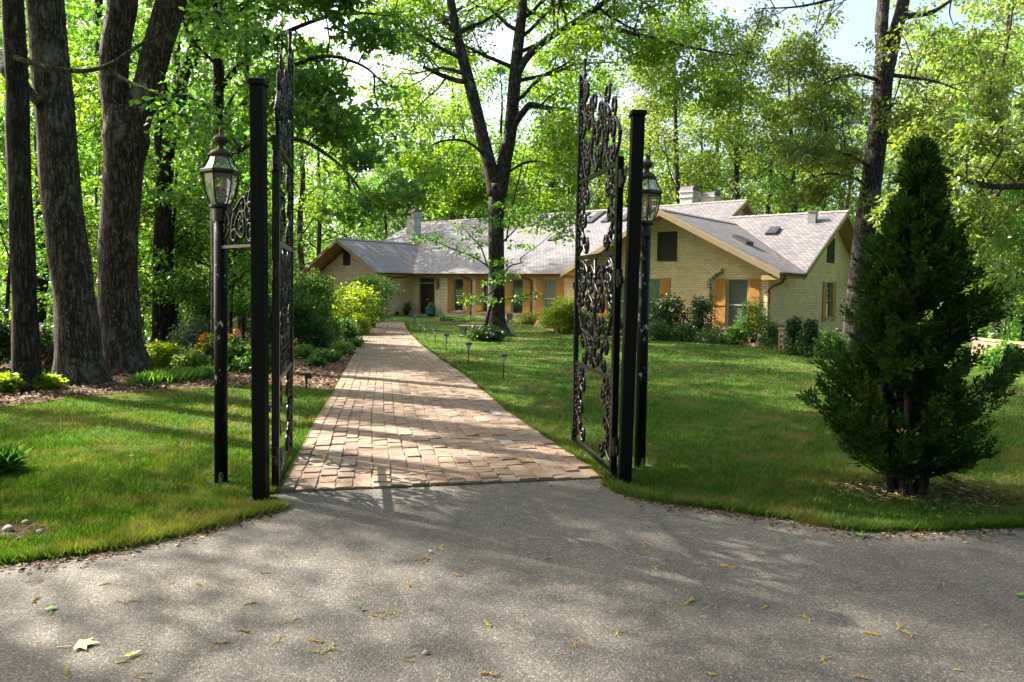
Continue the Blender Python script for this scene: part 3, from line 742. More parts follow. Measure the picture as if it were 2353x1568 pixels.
class Scroll:
    def __init__(s): s.mb = MB()
    def add(s, poly, r=.0155, knob=True):
        P = np.stack([poly[:, 0], np.zeros(len(poly)), poly[:, 1]], 1)
        rr = np.full(len(P), r); rr[0] = r*1.5; rr[-1] = r*1.5
        s.mb.tube(P, rr, 6)
        if knob:
            for k in (0, -1): s.mb.ball(P[k], r*1.6, 7)
            m = P[len(P)//2]; s.mb.ball(m, r*1.5, 7, (1, 1, 1.3))
    def leaf(s, p, ang, L=.09, w=.03):
        L *= .72; w *= .55
        """cast acanthus leaf: a ridged tapering blade"""
        d = np.array([math.cos(ang), math.sin(ang)]); n = np.array([-d[1], d[0]]); p = np.array(p)
        vs = []
        for t, ww in ((0, .35), (.3, 1), (.65, .75), (1, .12)):
            c = p+d*L*t+n*(.25*L*t*t)
            for k, y in ((-1, 0), (0, -.016), (1, 0), (0, .016)): vs.append((c[0]+n[0]*k*w*ww, y*(.4+ww*.6), c[1]+n[1]*k*w*ww))
        s.mb.add(vs, [(4*i+j, 4*i+(j+1) % 4, 4*i+4+(j+1) % 4, 4*i+4+j) for i in range(3) for j in range(4)]+[(3,2,1,0), (12,13,14,15)])
LEAF = 1.30
def gate_leaf(name, label, hinge, free, flip):
    h = np.array(hinge); d = np.array(free)-h; rz = math.atan2(d[1], d[0]); L = float(np.linalg.norm(d))
    g = thing(name, label, 'gate', (h[0], h[1], gz(0, h[1])), rz, 'two open leaves of the iron gate')
    zb, z1, z2, z3, zt = .07, .87, 1.95, 2.72, 3.82
    mb = MB(); w = .055
    mb.box(0, w, -w/2, w/2, zb-.05, z3+.05); mb.build('hinge_stile', M['iron'], g)
    mb = MB(); mb.box(L-.05, L, -.022, .022, zb-.02, zt); mb.build('free_stile', M['iron'], g)
    for z in (zb, z1, z2, z3):
        mb = MB(); mb.box(w+.001, L-.051, -.017, .017, z-.02, z+.02); mb.build('rail', M['iron'], g)
    a, b = w, L-.05; cx = (a+b)/2; W = b-a
    def chain(sc, x0, sg, zlo, zhi, wd):
        """column of scrolls hugging a stile at x0, growing to side sg"""
        H = zhi-zlo; X = lambda u: x0+sg*u*wd
        sc.add(cscroll((X(.12), zlo+.03), (X(.12), zlo+H*.40), sg*wd*.62*-1 if sg > 0 else wd*.62, wd*.17))
        sc.add(cscroll((X(.95), zlo+H*.05), (X(.55), zlo+H*.47), (1 if sg > 0 else -1)*wd*.22, wd*.15))
        sc.add(cscroll((X(.25), zlo+H*.44), (X(.62), zlo+H*.72), (-1 if sg > 0 else 1)*wd*.16, wd*.13))
        sc.add(cscroll((X(.16), zlo+H*.66), (X(.16), zhi-.04), (-1 if sg > 0 else 1)*wd*.55, wd*.16))
        sc.add(cscroll((X(.9), zlo+H*.70), (X(.6), zhi-.05), (1 if sg > 0 else -1)*wd*.14, wd*.15))
        sc.leaf((X(.45), zlo+H*.42), PI/2-sg*.5, .13, .035); sc.leaf((X(.5), zlo+H*.2), PI/2+sg*.7, .10, .03); sc.leaf((X(.4), zlo+H*.8), PI/2+sg*.6, .10, .03)
        sc.leaf((X(.35), zlo+H*.58), -PI/2-sg*.5, .11, .03)
    # lower and upper panels: scroll columns beside each stile, open centre
    for (lo, hi) in ((zb+.02, z1-.02), (z2+.02, z3-.02)):
        for x0, sg in ((a, 1), (b, -1)):
            sc = Scroll(); chain(sc, x0, sg, lo, hi, .27); sc.mb.build('scroll_column', M['iron'], g, smooth=True)
    # dense middle panel, a lyre of scrolls mirrored about its centre
    sc = Scroll(); H = z2-z1
    for s in (-1, 1):
        X = lambda u: cx+s*u*W/2; sg = -s
        sc.add(cscroll((X(.14), z1+.06), (X(.14), z1+H*.30), -sg*.12, .035)); sc.add(cscroll((X(.42), z1+.05), (X(.55), z1+H*.28), -sg*.06, .040))
        sc.add(cscroll((X(.20), z1+H*.30), (X(.88), z1+H*.56), -sg*-.12, .05)); sc.add(cscroll((X(.08), z1+H*.34), (X(.30), z1+H*.66), -sg*.10, .05)); sc.add(cscroll((X(.86), z1+H*.55), (X(.62), z1+H*.78), sg*-.06, .04)); sc.add(cscroll((X(.20), z1+H*.68), (X(.20), z2-.09), -sg*.13, .055))
        sc.add(cscroll((X(.52), z1+H*.72), (X(.62), z2-.06), -sg*.10, .045)); sc.add(cscroll((X(.88), z1+H*.74), (X(.78), z2-.05), sg*.05, .05))
        pass
        for (u, f, an) in ((.3, .34, 1.2), (.45, .42, 2.2), (.62, .55, 1.0), (.35, .6, 2.0), (.7, .68, 1.9), (.1, .72, 1.5), (.5, .86, 1.2), (.82, .86, 2.2), (.3, .12, 1.0), (.6, .2, 2), (.18, .5, 1.7), (.8, .45, 1.2)):
            sc.leaf((X(u), z1+H*f), an if s > 0 else PI-an, .11, .034)
    sc.add(np.array([[cx, z1+.02], [cx, z1+H*.3], [cx, z1+H*.62], [cx, z2-.03]]), .012); sc.leaf((cx-.02, z1+H*.62), PI/2, .16, .045); sc.leaf((cx, z1+H*.22), PI/2, .14, .04)
    sc.mb.build('scroll_panel', M['iron'], g, smooth=True)
    # cresting rising from the hinge side to the tall free stile
    sc = Scroll()
    sc.add(cscroll((a+.10, z3+.05), (a+.12, z3+.42), .13, .05)); sc.add(cscroll((a+.30, z3+.08), (a+.22, z3+.40), -.08, .05))
    sc.add(cscroll((a+.16, z3+.42), (a+.40, z3+.66), -.11, .05), .014); sc.add(cscroll((a+.44, z3+.62), (a+.34, z3+.30), -.12, .055))
    sc.add(cscroll((a+.56, z3+.10), (a+.50, z3+.46), .10, .05)); sc.add(cscroll((a+.70, z3+.06), (a+.72, z3+.42), -.10, .055))
    sc.add(cscroll((a+.54, z3+.48), (a+.80, z3+.68), -.10, .05), .014); sc.add(cscroll((a+.86, z3+.22), (a+.84, z3+.62), .10, .055))
    sc.add(cscroll((b-.06, z3+.05), (b-.06, z3+.40), -.15, .05)); sc.add(cscroll((b-.30, z3+.06), (b-.22, z3+.34), .08, .045)); sc.add(cscroll((b-.05, z3+.42), (b-.05, z3+.72), .15, .05))
    sc.add(cscroll((b-.34, z3+.60), (b-.12, z3+.86), -.08, .05)); sc.add(cscroll((b-.05, z3+.72), (b-.06, z3+1.06), .12, .045)); sc.add(cscroll((b-.20, z3+.82), (b-.15, zt-.10), .05, .03))
    sc.add(np.array([[b-.02, z3+.95], [b-.10, z3+1.02], [b-.13, zt-.04], [b-.10, zt+.04], [b-.11, zt+.11]]), .014)
    for (x, z, an) in ((a+.14, z3+.2, 1.2), (a+.42, z3+.4, 1.9), (a+.5, z3+.55, 1.2), (b-.2, z3+.2, 1.8), (b-.16, z3+.5, 1.4), (b-.2, z3+.66, 1.9), (a+.3, z3+.58, .8), (b-.1, z3+.9, 1.8), (a+.62, z3+.3, 1.3), (a+.8, z3+.35, 1.7), (a+.36, z3+.0, 1.5), (a+.24, z3+.72, .6)):
        sc.leaf((x, z), an, .13, .036)
    for xx in (a+.38, a+.5): sc.add(np.array([[xx, z3+.02], [xx+.01, z3+.12], [xx, z3+.24]]), .013)
    sc.mb.build('crest', M['iron'], g, smooth=True)
    mb = MB(); mb.box(L+.001, L+.06, -.012, .012, 1.62, 1.68); mb.tube([(L+.06, 0, 1.65), (L+.10, 0, 1.64), (L+.10, 0, 1.70)], .012, 6); mb.build('latch', M['iron'], g)
    for z in (.22, 1.66, 2.5):
        mb = MB(); mb.lathe([(.026, 0), (.026, .15)], 10, (-.028, 0, z)); mb.box(-.10, -.0285, -.012, .012, z+.03, z+.09); mb.build('hinge', M['iron'], g)
    return g
GPL = G(600, 1147); GPR = G(1434, 1112)
HL = GPL+np.array([.055, .15, 0]); FL = HL+np.array([-.29, 1.26, 0])
HR = GPR+np.array([-.068, .13, 0]); FR = HR+np.array([-.235, 1.28, 0])
gate_leaf('iron_gate', 'left leaf of the black scrolled iron gate, seen nearly edge-on, with curled latch', HL[:2], FL[:2], False)
gate_leaf('iron_gate', 'right leaf of the black scrolled iron gate with its pattern showing', HR[:2], FR[:2], True)
def gate_post(p, top, w, label):
    t = thing('gate_post', label, 'gate post', p, 0, 'square posts of the gate')
    dx = top[0]-p[0]; H = top[2]-p[2]; h = w/2
    mb = MB(); vs = []
    for k, z in ((0, -.15), (1, H-.045)):
        for x, y in ((-h, -h), (h, -h), (h, h), (-h, h)): vs.append((x+dx*k, y, z))
    mb.add(vs, [(3,2,1,0), (4,5,6,7), (0,1,5,4), (1,2,6,5), (2,3,7,6), (3,0,4,7)])
    o = mb.build('post', M['post'], t); bv = o.modifiers.new('bevel', 'BEVEL'); bv.width = .008; bv.segments = 2
    mb = MB(); mb.box(dx-h-.012, dx+h+.012, -h-.012, h+.012, H-.044, H); o = mb.build('post_cap', M['post'], t)
    bv = o.modifiers.new('bevel', 'BEVEL'); bv.width = .01; bv.segments = 2
gate_post(GPL, T(593, 184, GPL[1]), .100, 'tall square black gate post standing nearest the left lamp post')
gate_post(GPR, T(1466, 256, GPR[1]), .105, 'tall square black gate post standing beside the right lamp post')

def lamp_post(p, topx, label, brk_to):
    """peeling round pole, six sided lantern, scroll bracket reaching to the gate post"""
    t = thing('lamp_post', label, 'lamp post', p, 0, 'lantern posts beside the gate')
    zl = 2.255; dx = topx
    mb = MB(); mb.tube([(0, 0, -.15), (dx*.5, 0, zl/2), (dx, 0, zl-.02)], [.052, .052, .052], 18); mb.build('pole', M['lamp_pole'], t, smooth=True)
    mb = MB(); mb.lathe([(.060, zl-.12), (.060, zl-.02), (.088, zl-.005), (.088, zl+.012)], 18, (dx, 0, 0)); mb.build('pole_collar', M['bronze'], t)
    c = (dx, 0, 0); ro = PI/6
    prof = [(.085, zl+.012), (.112, zl+.07), (.135, zl+.14), (.15, zl+.22), (.158, zl+.30)]
    def hexp(r, z, k): return np.array([dx+r*math.cos(ro+k*PI/3), r*math.sin(ro+k*PI/3), z])
    LS = .86
    def shrink(m):
        m.v = [(dx+(v[0]-dx)*LS, v[1]*LS, zl+(v[2]-zl)*LS) for v in m.v]; return m
    lan = MB()
    for k in range(6): lan.tube([hexp(r, z, k) for r, z in prof], .0075, 5)
    lan.lathe([(.165, zl+.298), (.182, zl+.312), (.182, zl+.335), (.170, zl+.345)], 6, c, ro)
    up = [(.165, zl+.345), (.140, zl+.38), (.115, zl+.43), (.098, zl+.475)]
    for k in range(6): lan.tube([hexp(r, z, k) for r, z in up], .0065, 5)
    lan.lathe([(.098, zl+.012), (.098, zl+.026)], 6, c, ro)
    L = shrink(lan).build('lantern', M['bronze'], t)
    for (pf, nm) in ((prof, 'glass_pane'), (up, 'roof_glass')):
        mb = MB(); off = .94
        for k in range(6):
            for (r1, z1), (r2, z2) in zip(pf[:-1], pf[1:]):
                mb.poly([hexp(r1*off, z1, k), hexp(r1*off, z1, k+1), hexp(r2*off, z2, k+1), hexp(r2*off, z2, k)])
        shrink(mb).build(nm, M['lantern_glass'], L)
    mb = MB(); mb.lathe([(.104, zl+.47), (.108, zl+.485), (.075, zl+.525), (.026, zl+.545), (.022, zl+.575), (.045, zl+.59), (.066, zl+.615), (.068, zl+.635), (.05, zl+.655), (.018, zl+.672), (.010, zl+.70), (.012, zl+.72), (.002, zl+.75)], 18, c)
    shrink(mb).build('finial', M['rust'], L, smooth=True)
    for ax, ay in ((-.05, -.02), (.035, -.05), (.02, .05)):
        mb = MB(); mb.lathe([(.011, zl+.05), (.011, zl+.09), (.024, zl+.10), (.024, zl+.115), (.015, zl+.118), (.015, zl+.165)], 10, (dx+ax, ay, 0)); shrink(mb).build('bulb_socket', M['socket'], L)
        mb = MB(); mb.lathe([(.012, zl+.166), (.021, zl+.19), (.022, zl+.215), (.012, zl+.25), (.002, zl+.27)], 10, (dx+ax, ay, 0)); shrink(mb).build('bulb', M['bulb'], L, smooth=True)
    # bracket
    bd = np.array(brk_to)-np.array(p); Lb = math.hypot(bd[0], bd[1])-.06; e = bd[:2]/math.hypot(bd[0], bd[1])
    sc = Scroll(); z0 = 1.94
    sc.add(cscroll((.10, z0+.06), (.12, z0+.26), -.06, .04), .011); sc.add(cscroll((.20, z0+.10), (Lb*.62, z0+.36), .05, .035), .014)
    sc.add(cscroll((Lb*.55, z0+.06), (Lb*.52, z0+.24), .07, .04), .011); sc.add(cscroll((Lb*.9, z0+.05), (Lb*.86, z0+.30), -.07, .045), .012)
    sc.add(cscroll((Lb*.78, z0+.30), (Lb*.95, z0+.42), .04, .02), .012)
    for (x, z, a) in ((.15, z0+.12, 1.2), (.25, z0+.2, 1.0), (Lb*.6, z0+.16, 1.7), (Lb*.8, z0+.2, 1.4), (Lb*.68, z0+.33, .8)): sc.leaf((x, z), a, .10, .03)
    def place(mb): mb.v = [(v[0]*e[0]-v[1]*e[1], v[0]*e[1]+v[1]*e[0], v[2]) for v in mb.v]
    place(sc.mb); br = sc.mb.build('scroll_bracket', M['iron'], t, smooth=True)
    mb = MB(); mb.box(.054, Lb-.005, -.02, .02, 1.915, 1.938); place(mb); mb.build('bracket_bar', M['iron'], br)
LPL = G(508, 1107); LPR = G(1470, 1073)
lamp_post(LPL, T(507, 485, LPL[1])[0]-LPL[0], 'lamp post at left of the gate with clear six sided lantern and rusty finial', GPL)
lamp_post(LPR, T(1483, 520, LPR[1])[0]-LPR[0], 'lamp post half hidden behind the right gate post, its pole chipped with white', GPR)

# ------------------------------------------------------------------ solar path lights and spots
def solar_light(first=[None], **k): pass
def make_solar():
    t = thing('solar_light', '', 'solar light', (0, 0, 0), 0, 'solar lights along the right edge of the path')
    mb = MB(); mb.tube([(0, 0, -.08), (0, 0, .33)], .012, 8); mb.build('stake', M['plastic'], t)
    mb = MB(); mb.lathe([(.018, .32), (.040, .36), (.058, .44)], 10); mb.build('lens', M['lens'], t)
    mb = MB(); mb.lathe([(.082, .442), (.086, .450), (.078, .475), (.06, .485)], 14); cp = mb.build('cap', M['plastic'], t)
    mb = MB(); mb.box(-.035, .035, -.035, .035, .486, .490); mb.build('solar_panel', M['panel'], cp)
    return t
sl = make_solar(); ords = ['first', 'second', 'third', 'fourth', 'fifth', 'sixth', 'seventh', 'last']
for i, (zx, zy) in enumerate([(1518,512), (1295,408), (1151,332), (1080,290), (1017,257), (984,222), (944,183), (955,152)]):
    p = G(613+.358*zx, 689+.358*zy)
    lab = 'black solar path light in the lawn, '+('nearest the gate and largest' if i == 0 else 'farthest up the path, by the front door' if i == 7 else ords[i]+' from the gate along the path')
    if i == 0: sl.location = tuple(p); sl['label'] = lab
    else: dup(sl, p, rnd.uniform(0, 3), lab, scale=1.0)
    if i == 7: pass
def spot(p, ang, label):
    t = thing('solar_spotlight', label, 'spotlight', p, ang, 'solar spotlights on stakes left of the path')
    mb = MB(); mb.add([(-.012, -.008, .02), (.012, -.008, .02), (.012, .008, .02), (-.012, .008, .02), (0, 0, -.1), (-.02, -.012, .22), (.02, -.012, .22), (.02, .012, .22), (-.02, .012, .22)],
        [(0,1,6,5), (1,2,7,6), (2,3,8,7), (3,0,5,8), (5,6,7,8), (4,1,0), (4,2,1), (4,3,2), (4,0,3)]); mb.build('stake', M['plastic'], t)
    mb = MB(); mb.box(-.10, .08, -.06, .06, .25, .275); hd = mb.build('head', M['plastic'], t)
    mb = MB(); mb.box(-.09, .07, -.05, .05, .2755, .28); mb.build('solar_panel', M['panel'], hd)
    mb = MB(); mb.box(-.03, .08, -.045, .045, .20, .2495); mb.build('lamp_body', M['plastic'], t)
    mb = MB(); mb.box(.0805, .088, -.04, .04, .205, .245); mb.build('lens', M['lens'], t)
spot(G(704, 897), .3, 'black solar spotlight on a stake in the mulch left of the path')
spot(G(608, 985), .0, 'black solar spotlight glimpsed between the left gate post and gate leaf')

# ------------------------------------------------------------------ bench, rock, pots and other small things
p = G(1090, 776)
t = thing('stone_bench', 'weathered grey concrete bench half hidden by ivy at the foot of the oak', 'bench', p, -.25)
mb = MB(); mb.box(-.62, .62, -.19, .19, .38, .45); mb.build('seat', M['stone'], t)
for s in (-1, 1):
    mb = MB(); vs = []
    for z, w, d in ((0, .13, .17), (.06, .13, .17), (.12, .08, .13), (.26, .075, .12), (.34, .11, .16), (.379, .13, .17)):
        vs += [(s*.43-w, -d, z), (s*.43+w, -d, z), (s*.43+w, d, z), (s*.43-w, d, z)]
    mb.add(vs, [(4*i+j, 4*i+(j+1) % 4, 4*i+4+(j+1) % 4, 4*i+4+j) for i in range(5) for j in range(4)]+[(3,2,1,0), (20,21,22,23)])
    mb.build('leg', M['stone'], t)
def rock(name, p, r, sq, mat, label, cat, group=None, seed=0):
    rg = np.random.default_rng(seed); mb = MB(); mb.ball((0, 0, 0), 1, 10)
    V = np.array(mb.v); ph = rg.uniform(0, 6, 6)
    f = 1+.18*np.sin(2.3*V[:, 0]+ph[0])*np.cos(2*V[:, 1]+ph[1])+.12*np.sin(4*V[:, 2]+ph[2]+2*V[:, 0])
    V = V*f[:, None]*r*np.array(sq); mb.v = [tuple(x) for x in V]
    o = mb.build(name, M[mat], None, True, (p[0], p[1], p[2]+r*sq[2]*.35)); return tag(o, label, cat, group)
rock('garden_rock', G(1241, 753), .30, (1, .7, .9), 'pinkrock', 'pinkish upright rock at the lawn edge by the lime green shrub', 'rock', None, 3)
for i, (px, py, r, lb) in enumerate([(18,1222,.030,'grey stone lying farthest left on the bare soil by the drive'), (60,1205,.020,'small pale stone on bare soil near the lawn corner, farther from the drive'), (92,1228,.022,'small pale stone on bare soil, nearest the grass at right'), (45,1243,.016,'tiny stone at the drive edge of the bare patch'), (978,1509,.014,'dark pebble lying alone on the asphalt in the middle')]):
    q = G(px, py); q[2] += .012; rock('stone' if i < 4 else 'pebble', q, r, (1.2, .9, .7), 'gravel', lb, 'stone', None, 10+i)
p = HW(-7.55+1.35, -.62, -.36)
t = thing('planter', 'large teal glazed pot beside the front door', 'planter', p)
mb = MB(); mb.lathe([(.22, 0), (.30, .05), (.345, .25), (.33, .42), (.36, .46), (.36, .50), (.31, .50), (.30, .44)], 20); mb.build('pot', M['teal'], t, smooth=True)
mb = MB(); mb.lathe([(.298, .42), (.298, .44)], 16); mb.build('soil', M['mulch'], t)
for (a, v, s, lb) in ((-8.35, -.75, .8, 'dark pot with a spiky plant left of the front door'), (-8.45, -1.45, .55, 'small dark pot against the return wall, nearest the path')):
    t = thing('flower_pot', lb, 'flower pot', HW(a, v, -.41), 0)
    mb = MB(); mb.lathe([(.15*s, 0), (.24*s, .36*s), (.26*s, .37*s), (.26*s, .42*s), (.22*s, .42*s), (.2*s, .36*s)], 14); mb.build('pot', M['darkpot'], t, smooth=True)
p = G(1171, 744); mb = MB(); mb.box(-.16, .16, -.16, .16, 0, .5); mb.add([(-.19, -.19, .5), (.19, -.19, .5), (.19, .19, .5), (-.19, .19, .5), (-.12, -.12, .62), (.12, -.12, .62), (.12, .12, .62), (-.12, .12, .62)], [(3,2,1,0), (4,5,6,7), (0,1,5,4), (1,2,6,5), (2,3,7,6), (3,0,4,7)])
tag(mb.build('utility_box', M['greybox'], None, False, p), 'small dark grey utility box behind the oak trunk', 'utility box')
# scalloped edging along the bed
def edging(pts, name, label):
    pts = np.array(pts); seg = np.linalg.norm(np.diff(pts, axis=0), axis=1); cum = np.concatenate([[0], np.cumsum(seg)]); mb = MB()
    for s in np.arange(0, cum[-1], .165):
        x = np.interp(s, cum, pts[:, 0]); y = np.interp(s, cum, pts[:, 1]); k = min(np.searchsorted(cum, s+1e-6)-1, len(seg)-1); k = max(k, 0)
        d = (pts[k+1]-pts[k])/seg[k]; n = np.array([-d[1], d[0]]); z = gz(0, y)
        vs = []
        for o in (-.025, .025):
            for u, h in ((-.075, -.03), (.075, -.03), (.075, .07), (.045, .115), (0, .13), (-.045, .115), (-.075, .07)): vs.append((x+d[0]*u+n[0]*o, y+d[1]*u+n[1]*o, z+h+rnd.uniform(-.004, .004)))
        mb.add(vs, [tuple(range(7))[::-1], tuple(range(7, 14))]+[(i, (i+1) % 7, 7+(i+1) % 7, 7+i) for i in range(7)])
    return tag(mb.build(name, M['tan_edging']), label, 'edging')
edging(BE[1:6], 'scalloped_edging', 'scalloped tan brick edging along the bed behind the oak')
edging(BE[6:10], 'scalloped_edging', 'scalloped tan brick edging along the bed under the right gable')
# pierced brick screen wall
def screen_wall(p, q, H, label):
    p = np.array(p[:2]); q = np.array(q[:2]); L = np.linalg.norm(q-p); d = (q-p)/L
    t = thing('screen_wall', label, 'wall', (p[0], p[1], 0), math.atan2(d[1], d[0]), 'low pierced brick walls')
    mb = MB(); row = .085; bw = .20; gap = .10; z = -.5
    zb = float(gz(0, (p[1]+q[1])/2))
    nz = int((H)/row)
    for r in range(nz):
        z0 = zb-.05+r*row
        if r == 0 or r == nz-1: mb.box(-.01, L+.01, -.052, .052, z0, z0+row-.003); continue
        x = -(r % 2)*(bw+gap)/2
        while x < L:
            a, b = max(x, 0), min(x+bw, L)
            if b-a > .03: mb.box(a, b, -.05, .05, z0, z0+row-.002)
            x += bw+gap
    mb.build('lattice', M['screen'], t)
    mb = MB(); mb.box(-.03, L+.03, -.075, .075, zb-.05+nz*row+.001, zb-.05+nz*row+.06); mb.build('coping', M['screen'], t)
    return t
SW0 = G(1790, 804); SW1 = G(1945, 817); SW2 = G(2235, 838); SW3 = G(2420, 862)
screen_wall(SW0, SW1, .74, 'low pierced brick screen wall between the house corner and the conifer')
screen_wall(SW2, SW3, .74, 'low pierced brick wall draped with ivy right of the conifer')

# ------------------------------------------------------------------ foliage
def unit(v): return v/(np.linalg.norm(v, axis=-1, keepdims=True)+1e-9)
SHAPES = {
 'oval': (4, lambda w: np.array([[0, 0, 0], [.45, -w, .10], [1, 0, -.04], [.45, w, .10]]), [(0, 1, 2), (0, 2, 3)]),
 'maple': (8, lambda w: np.array([[0, 0, 0], [.42, -.14, .03], [1, 0, -.12], [.42, .14, .03], [.22, -.62, -.06], [.62, -.50, -.04], [.22, .62, -.06], [.62, .50, -.04]]), [(0, 1, 2, 3), (0, 4, 5, 1), (0, 3, 7, 6)]),
 'needle': (4, lambda w: np.array([[0, 0, 0], [.6, -w, .03], [1, 0, 0], [.6, w, .03]]), [(0, 1, 2), (0, 2, 3)]),
}
def leaves(name, P, D, N, L, mat, shape='oval', w=.30, parent=None, loc=None):
    """P positions, D leaf directions, N normals, L lengths: one mesh of single leaves"""
    nv, fn, fc = SHAPES[shape]; K = fn(w)
    D = unit(D); S = unit(np.cross(N, D)); U = np.cross(D, S)
    V = P[:, None, :]+L[:, None, None]*(K[None, :, 0:1]*D[:, None, :]+K[None, :, 1:2]*S[:, None, :]+K[None, :, 2:3]*U[:, None, :])
    me = npmesh(name, V.reshape(-1, 3), nv, mat, fc)
    return link(name, me, parent, loc)
def crown(name, C, R, per, L, mat, rg, parent=None, flat=.55, droop=.25, upn=.8, shape='oval', w=.30, shell=.5, origin=None):
    C = np.asarray(C, float); n = len(C); R = np.broadcast_to(np.asarray(R, float), (n,))
    k = n*per; ci = np.repeat(np.arange(n), per)
    u = unit(rg.normal(size=(k, 3))); rad = rg.uniform(0, 1, k)**shell
    off = u*rad[:, None]*R[ci][:, None]*np.array([1, 1, flat])
    P = C[ci]+off
    out = off.copy(); out[:, 2] *= .3
    Dv = unit(unit(out)*.7+rg.normal(size=(k, 3))*.55+np.array([0, 0, -droop]))
    Nn = unit(rg.normal(size=(k, 3))*.65+np.array([0, 0, upn]))
    Ls = L*rg.uniform(.6, 1.25, k)
    return leaves(name, P, Dv, Nn, Ls, mat, shape, w, parent)
def smooth(pts, r, k=5):
    """Catmull-Rom through pts"""
    pts = np.asarray(pts, float); r = np.asarray(r, float); n = len(pts)
    ext = np.vstack([2*pts[0]-pts[1], pts, 2*pts[-1]-pts[-2]]); out = []; ro = []
    for i in range(n-1):
        p0, p1, p2, p3 = ext[i:i+4]
        for t in np.arange(k)/k:
            out.append(.5*((2*p1)+(-p0+p2)*t+(2*p0-5*p1+4*p2-p3)*t*t+(-p0+3*p1-3*p2+p3)*t**3)); ro.append(r[i]*(1-t)+r[i+1]*t)
    out.append(pts[-1]); ro.append(r[-1]); return np.array(out), np.array(ro)
def grow(rg, mb, cl, p, d, L, r, lvl, up=.05, nb=4, sides=6, wob=.16):
    n = 5; pts = [np.array(p, float)]; dd = unit(np.array(d, float)); dirs = []
    for i in range(n):
        dd = unit(dd+rg.normal(0, wob, 3)+np.array([0, 0, up])); dirs.append(dd); pts.append(pts[-1]+dd*L/n)
    rad = np.linspace(r, r*.35, n+1)
    mb.tube(pts, rad, max(3, sides), cap=False)
    if lvl == 0:
        for i in (2, 4, 5): cl.append(pts[i]+rg.normal(0, .12*L, 3)*np.array([1, 1, .5]))
        return
    for k in range(nb):
        t = .3+.7*(k+rg.uniform(0, .8))/nb; i = min(int(t*n), n-1); q = pts[i]+(pts[i+1]-pts[i])*(t*n-i)
        side = unit(np.cross(dirs[i], [0, 0, 1.0]))*(1 if k % 2 else -1)
        grow(rg, mb, cl, q, dirs[i]*.7+side*rg.uniform(.5, 1.1)+np.array([0, 0, rg.uniform(-.15, .35)]), L*rg.uniform(.34, .55), rad[i]*.55, lvl-1, up*.5, nb, sides-1, wob)
    cl.append(pts[-1])
def along(pts, t):
    seg = np.linalg.norm(np.diff(pts, axis=0), axis=1); c = np.concatenate([[0], np.cumsum(seg)]); s = t*c[-1]
    return np.array([np.interp(s, c, pts[:, k]) for k in range(3)])
class Tree:
    """a particular tree: explicit trunk and limbs, foliage grown on its limbs"""
    def __init__(s, name, label, cat, base, seed, group=None):
        s.t = thing(name, label, cat, base, 0, group); s.b = np.array(base, float); s.rg = np.random.default_rng(seed); s.mb = MB(); s.cl = []
    def limb(s, pts, r, n=10, rough=.04, sub=0, subL=2.2, t0=.3, lvl=1, nb=3, up=.03, subr=None, tip=True, cap=False):
        P, R = smooth(np.array(pts)-s.b, r)
        s.mb.tube(P, R, n, True, rough, s.rg)
        for k in range(sub):
            t = t0+(1-t0)*(k+s.rg.uniform(.1, .9))/sub; q = along(P, t); q2 = along(P, min(1, t+.03)); d = unit(q2-q+1e-6)
            az = s.rg.uniform(0, 2*PI); sd = unit(np.cross(d, [math.cos(az), math.sin(az), .3]))
            rr = subr or max(.018, .45*float(np.interp(t, np.linspace(0, 1, len(R)), R)))
            grow(s.rg, s.mb, s.cl, q, d*.35+sd+np.array([0, 0, .15]), subL*s.rg.uniform(.6, 1.2), min(rr, .09), lvl, up, nb, 6)
        if sub and tip: s.cl.append(P[-1])
        return s
    def done(s, bark, leaf=None, per=60, R=.7, L=.14, **kw):
        s.mb.build('trunk', M[bark], s.t, smooth=True)
        if s.cl and leaf: crown('crown', np.array(s.cl), R*s.rg.uniform(.7, 1.2, len(s.cl)), per, L, M[leaf], s.rg, s.t, **kw)
        return s
def pxl(lst, D):
    """(px, py[, extra depth]) list to world points at depth D"""
    return [T(q[0], q[1], D+(q[2] if len(q) > 2 else 0)) for q in lst]

# the big trees the photograph shows singly
p = G(62, 897); D = p[1]
t = Tree('oak_tree', 'dark slender straight trunk standing farthest left at the lawn edge', 'tree', p, 21, 'large trees at the left edge of the lawn')
t.limb(pxl([(62,915),(60,880),(56,700),(49,500),(41,300),(36,150),(28,-60),(20,-400),(15,-900)], D), [.30,.20,.165,.16,.155,.15,.14,.11,.05], 14, .05, 13, 4.0, .72)
t.limb(pxl([(38,200),(10,160,.1),(-40,120,.4),(-120,60,.8)], D), [.09,.08,.07,.04], 8, .04)
t.done('bark_dark', 'leaf_mid', 95, .72, .11)
p = G(186, 880); D = p[1]
t = Tree('oak_tree', 'thick leaning trunk with pale lichen flecked bark, beside the pink rhododendron', 'tree', p, 22, 'large trees at the left edge of the lawn')
t.limb(pxl([(190,905),(187,868),(180,800),(170,680),(153,547),(137,390),(122,234),(104,0),(92,-250),(80,-600),(70,-1000)], D), [.56,.42,.34,.305,.30,.29,.285,.27,.23,.18,.08], 20, .035, 9, 4.2, .76)
t.limb(pxl([(102,240),(70,215),(40,180),(0,130,.3),(-80,40,.8)], D-.25), [.13,.09,.075,.06,.04], 8, .03)
t.limb(pxl([(20,128,-1),(100,152,-1.3),(180,163,-1.4),(250,150,-1.5),(320,105,-1.5),(420,50,-1.5),(520,20,-1.5)], D), [.05,.04,.035,.032,.028,.02,.01], 6, .02, 1, .8, .8, 0)
t.limb(pxl([(240,158,-1.45),(300,190,-1.6),(360,215,-1.8),(430,240,-2)], D), [.03,.024,.018,.008], 6, .02, 1, .5, .9, 0)
t.done('bark_grey', 'leaf_mid', 95, .72, .11)
p = G(290, 858); D = p[1]
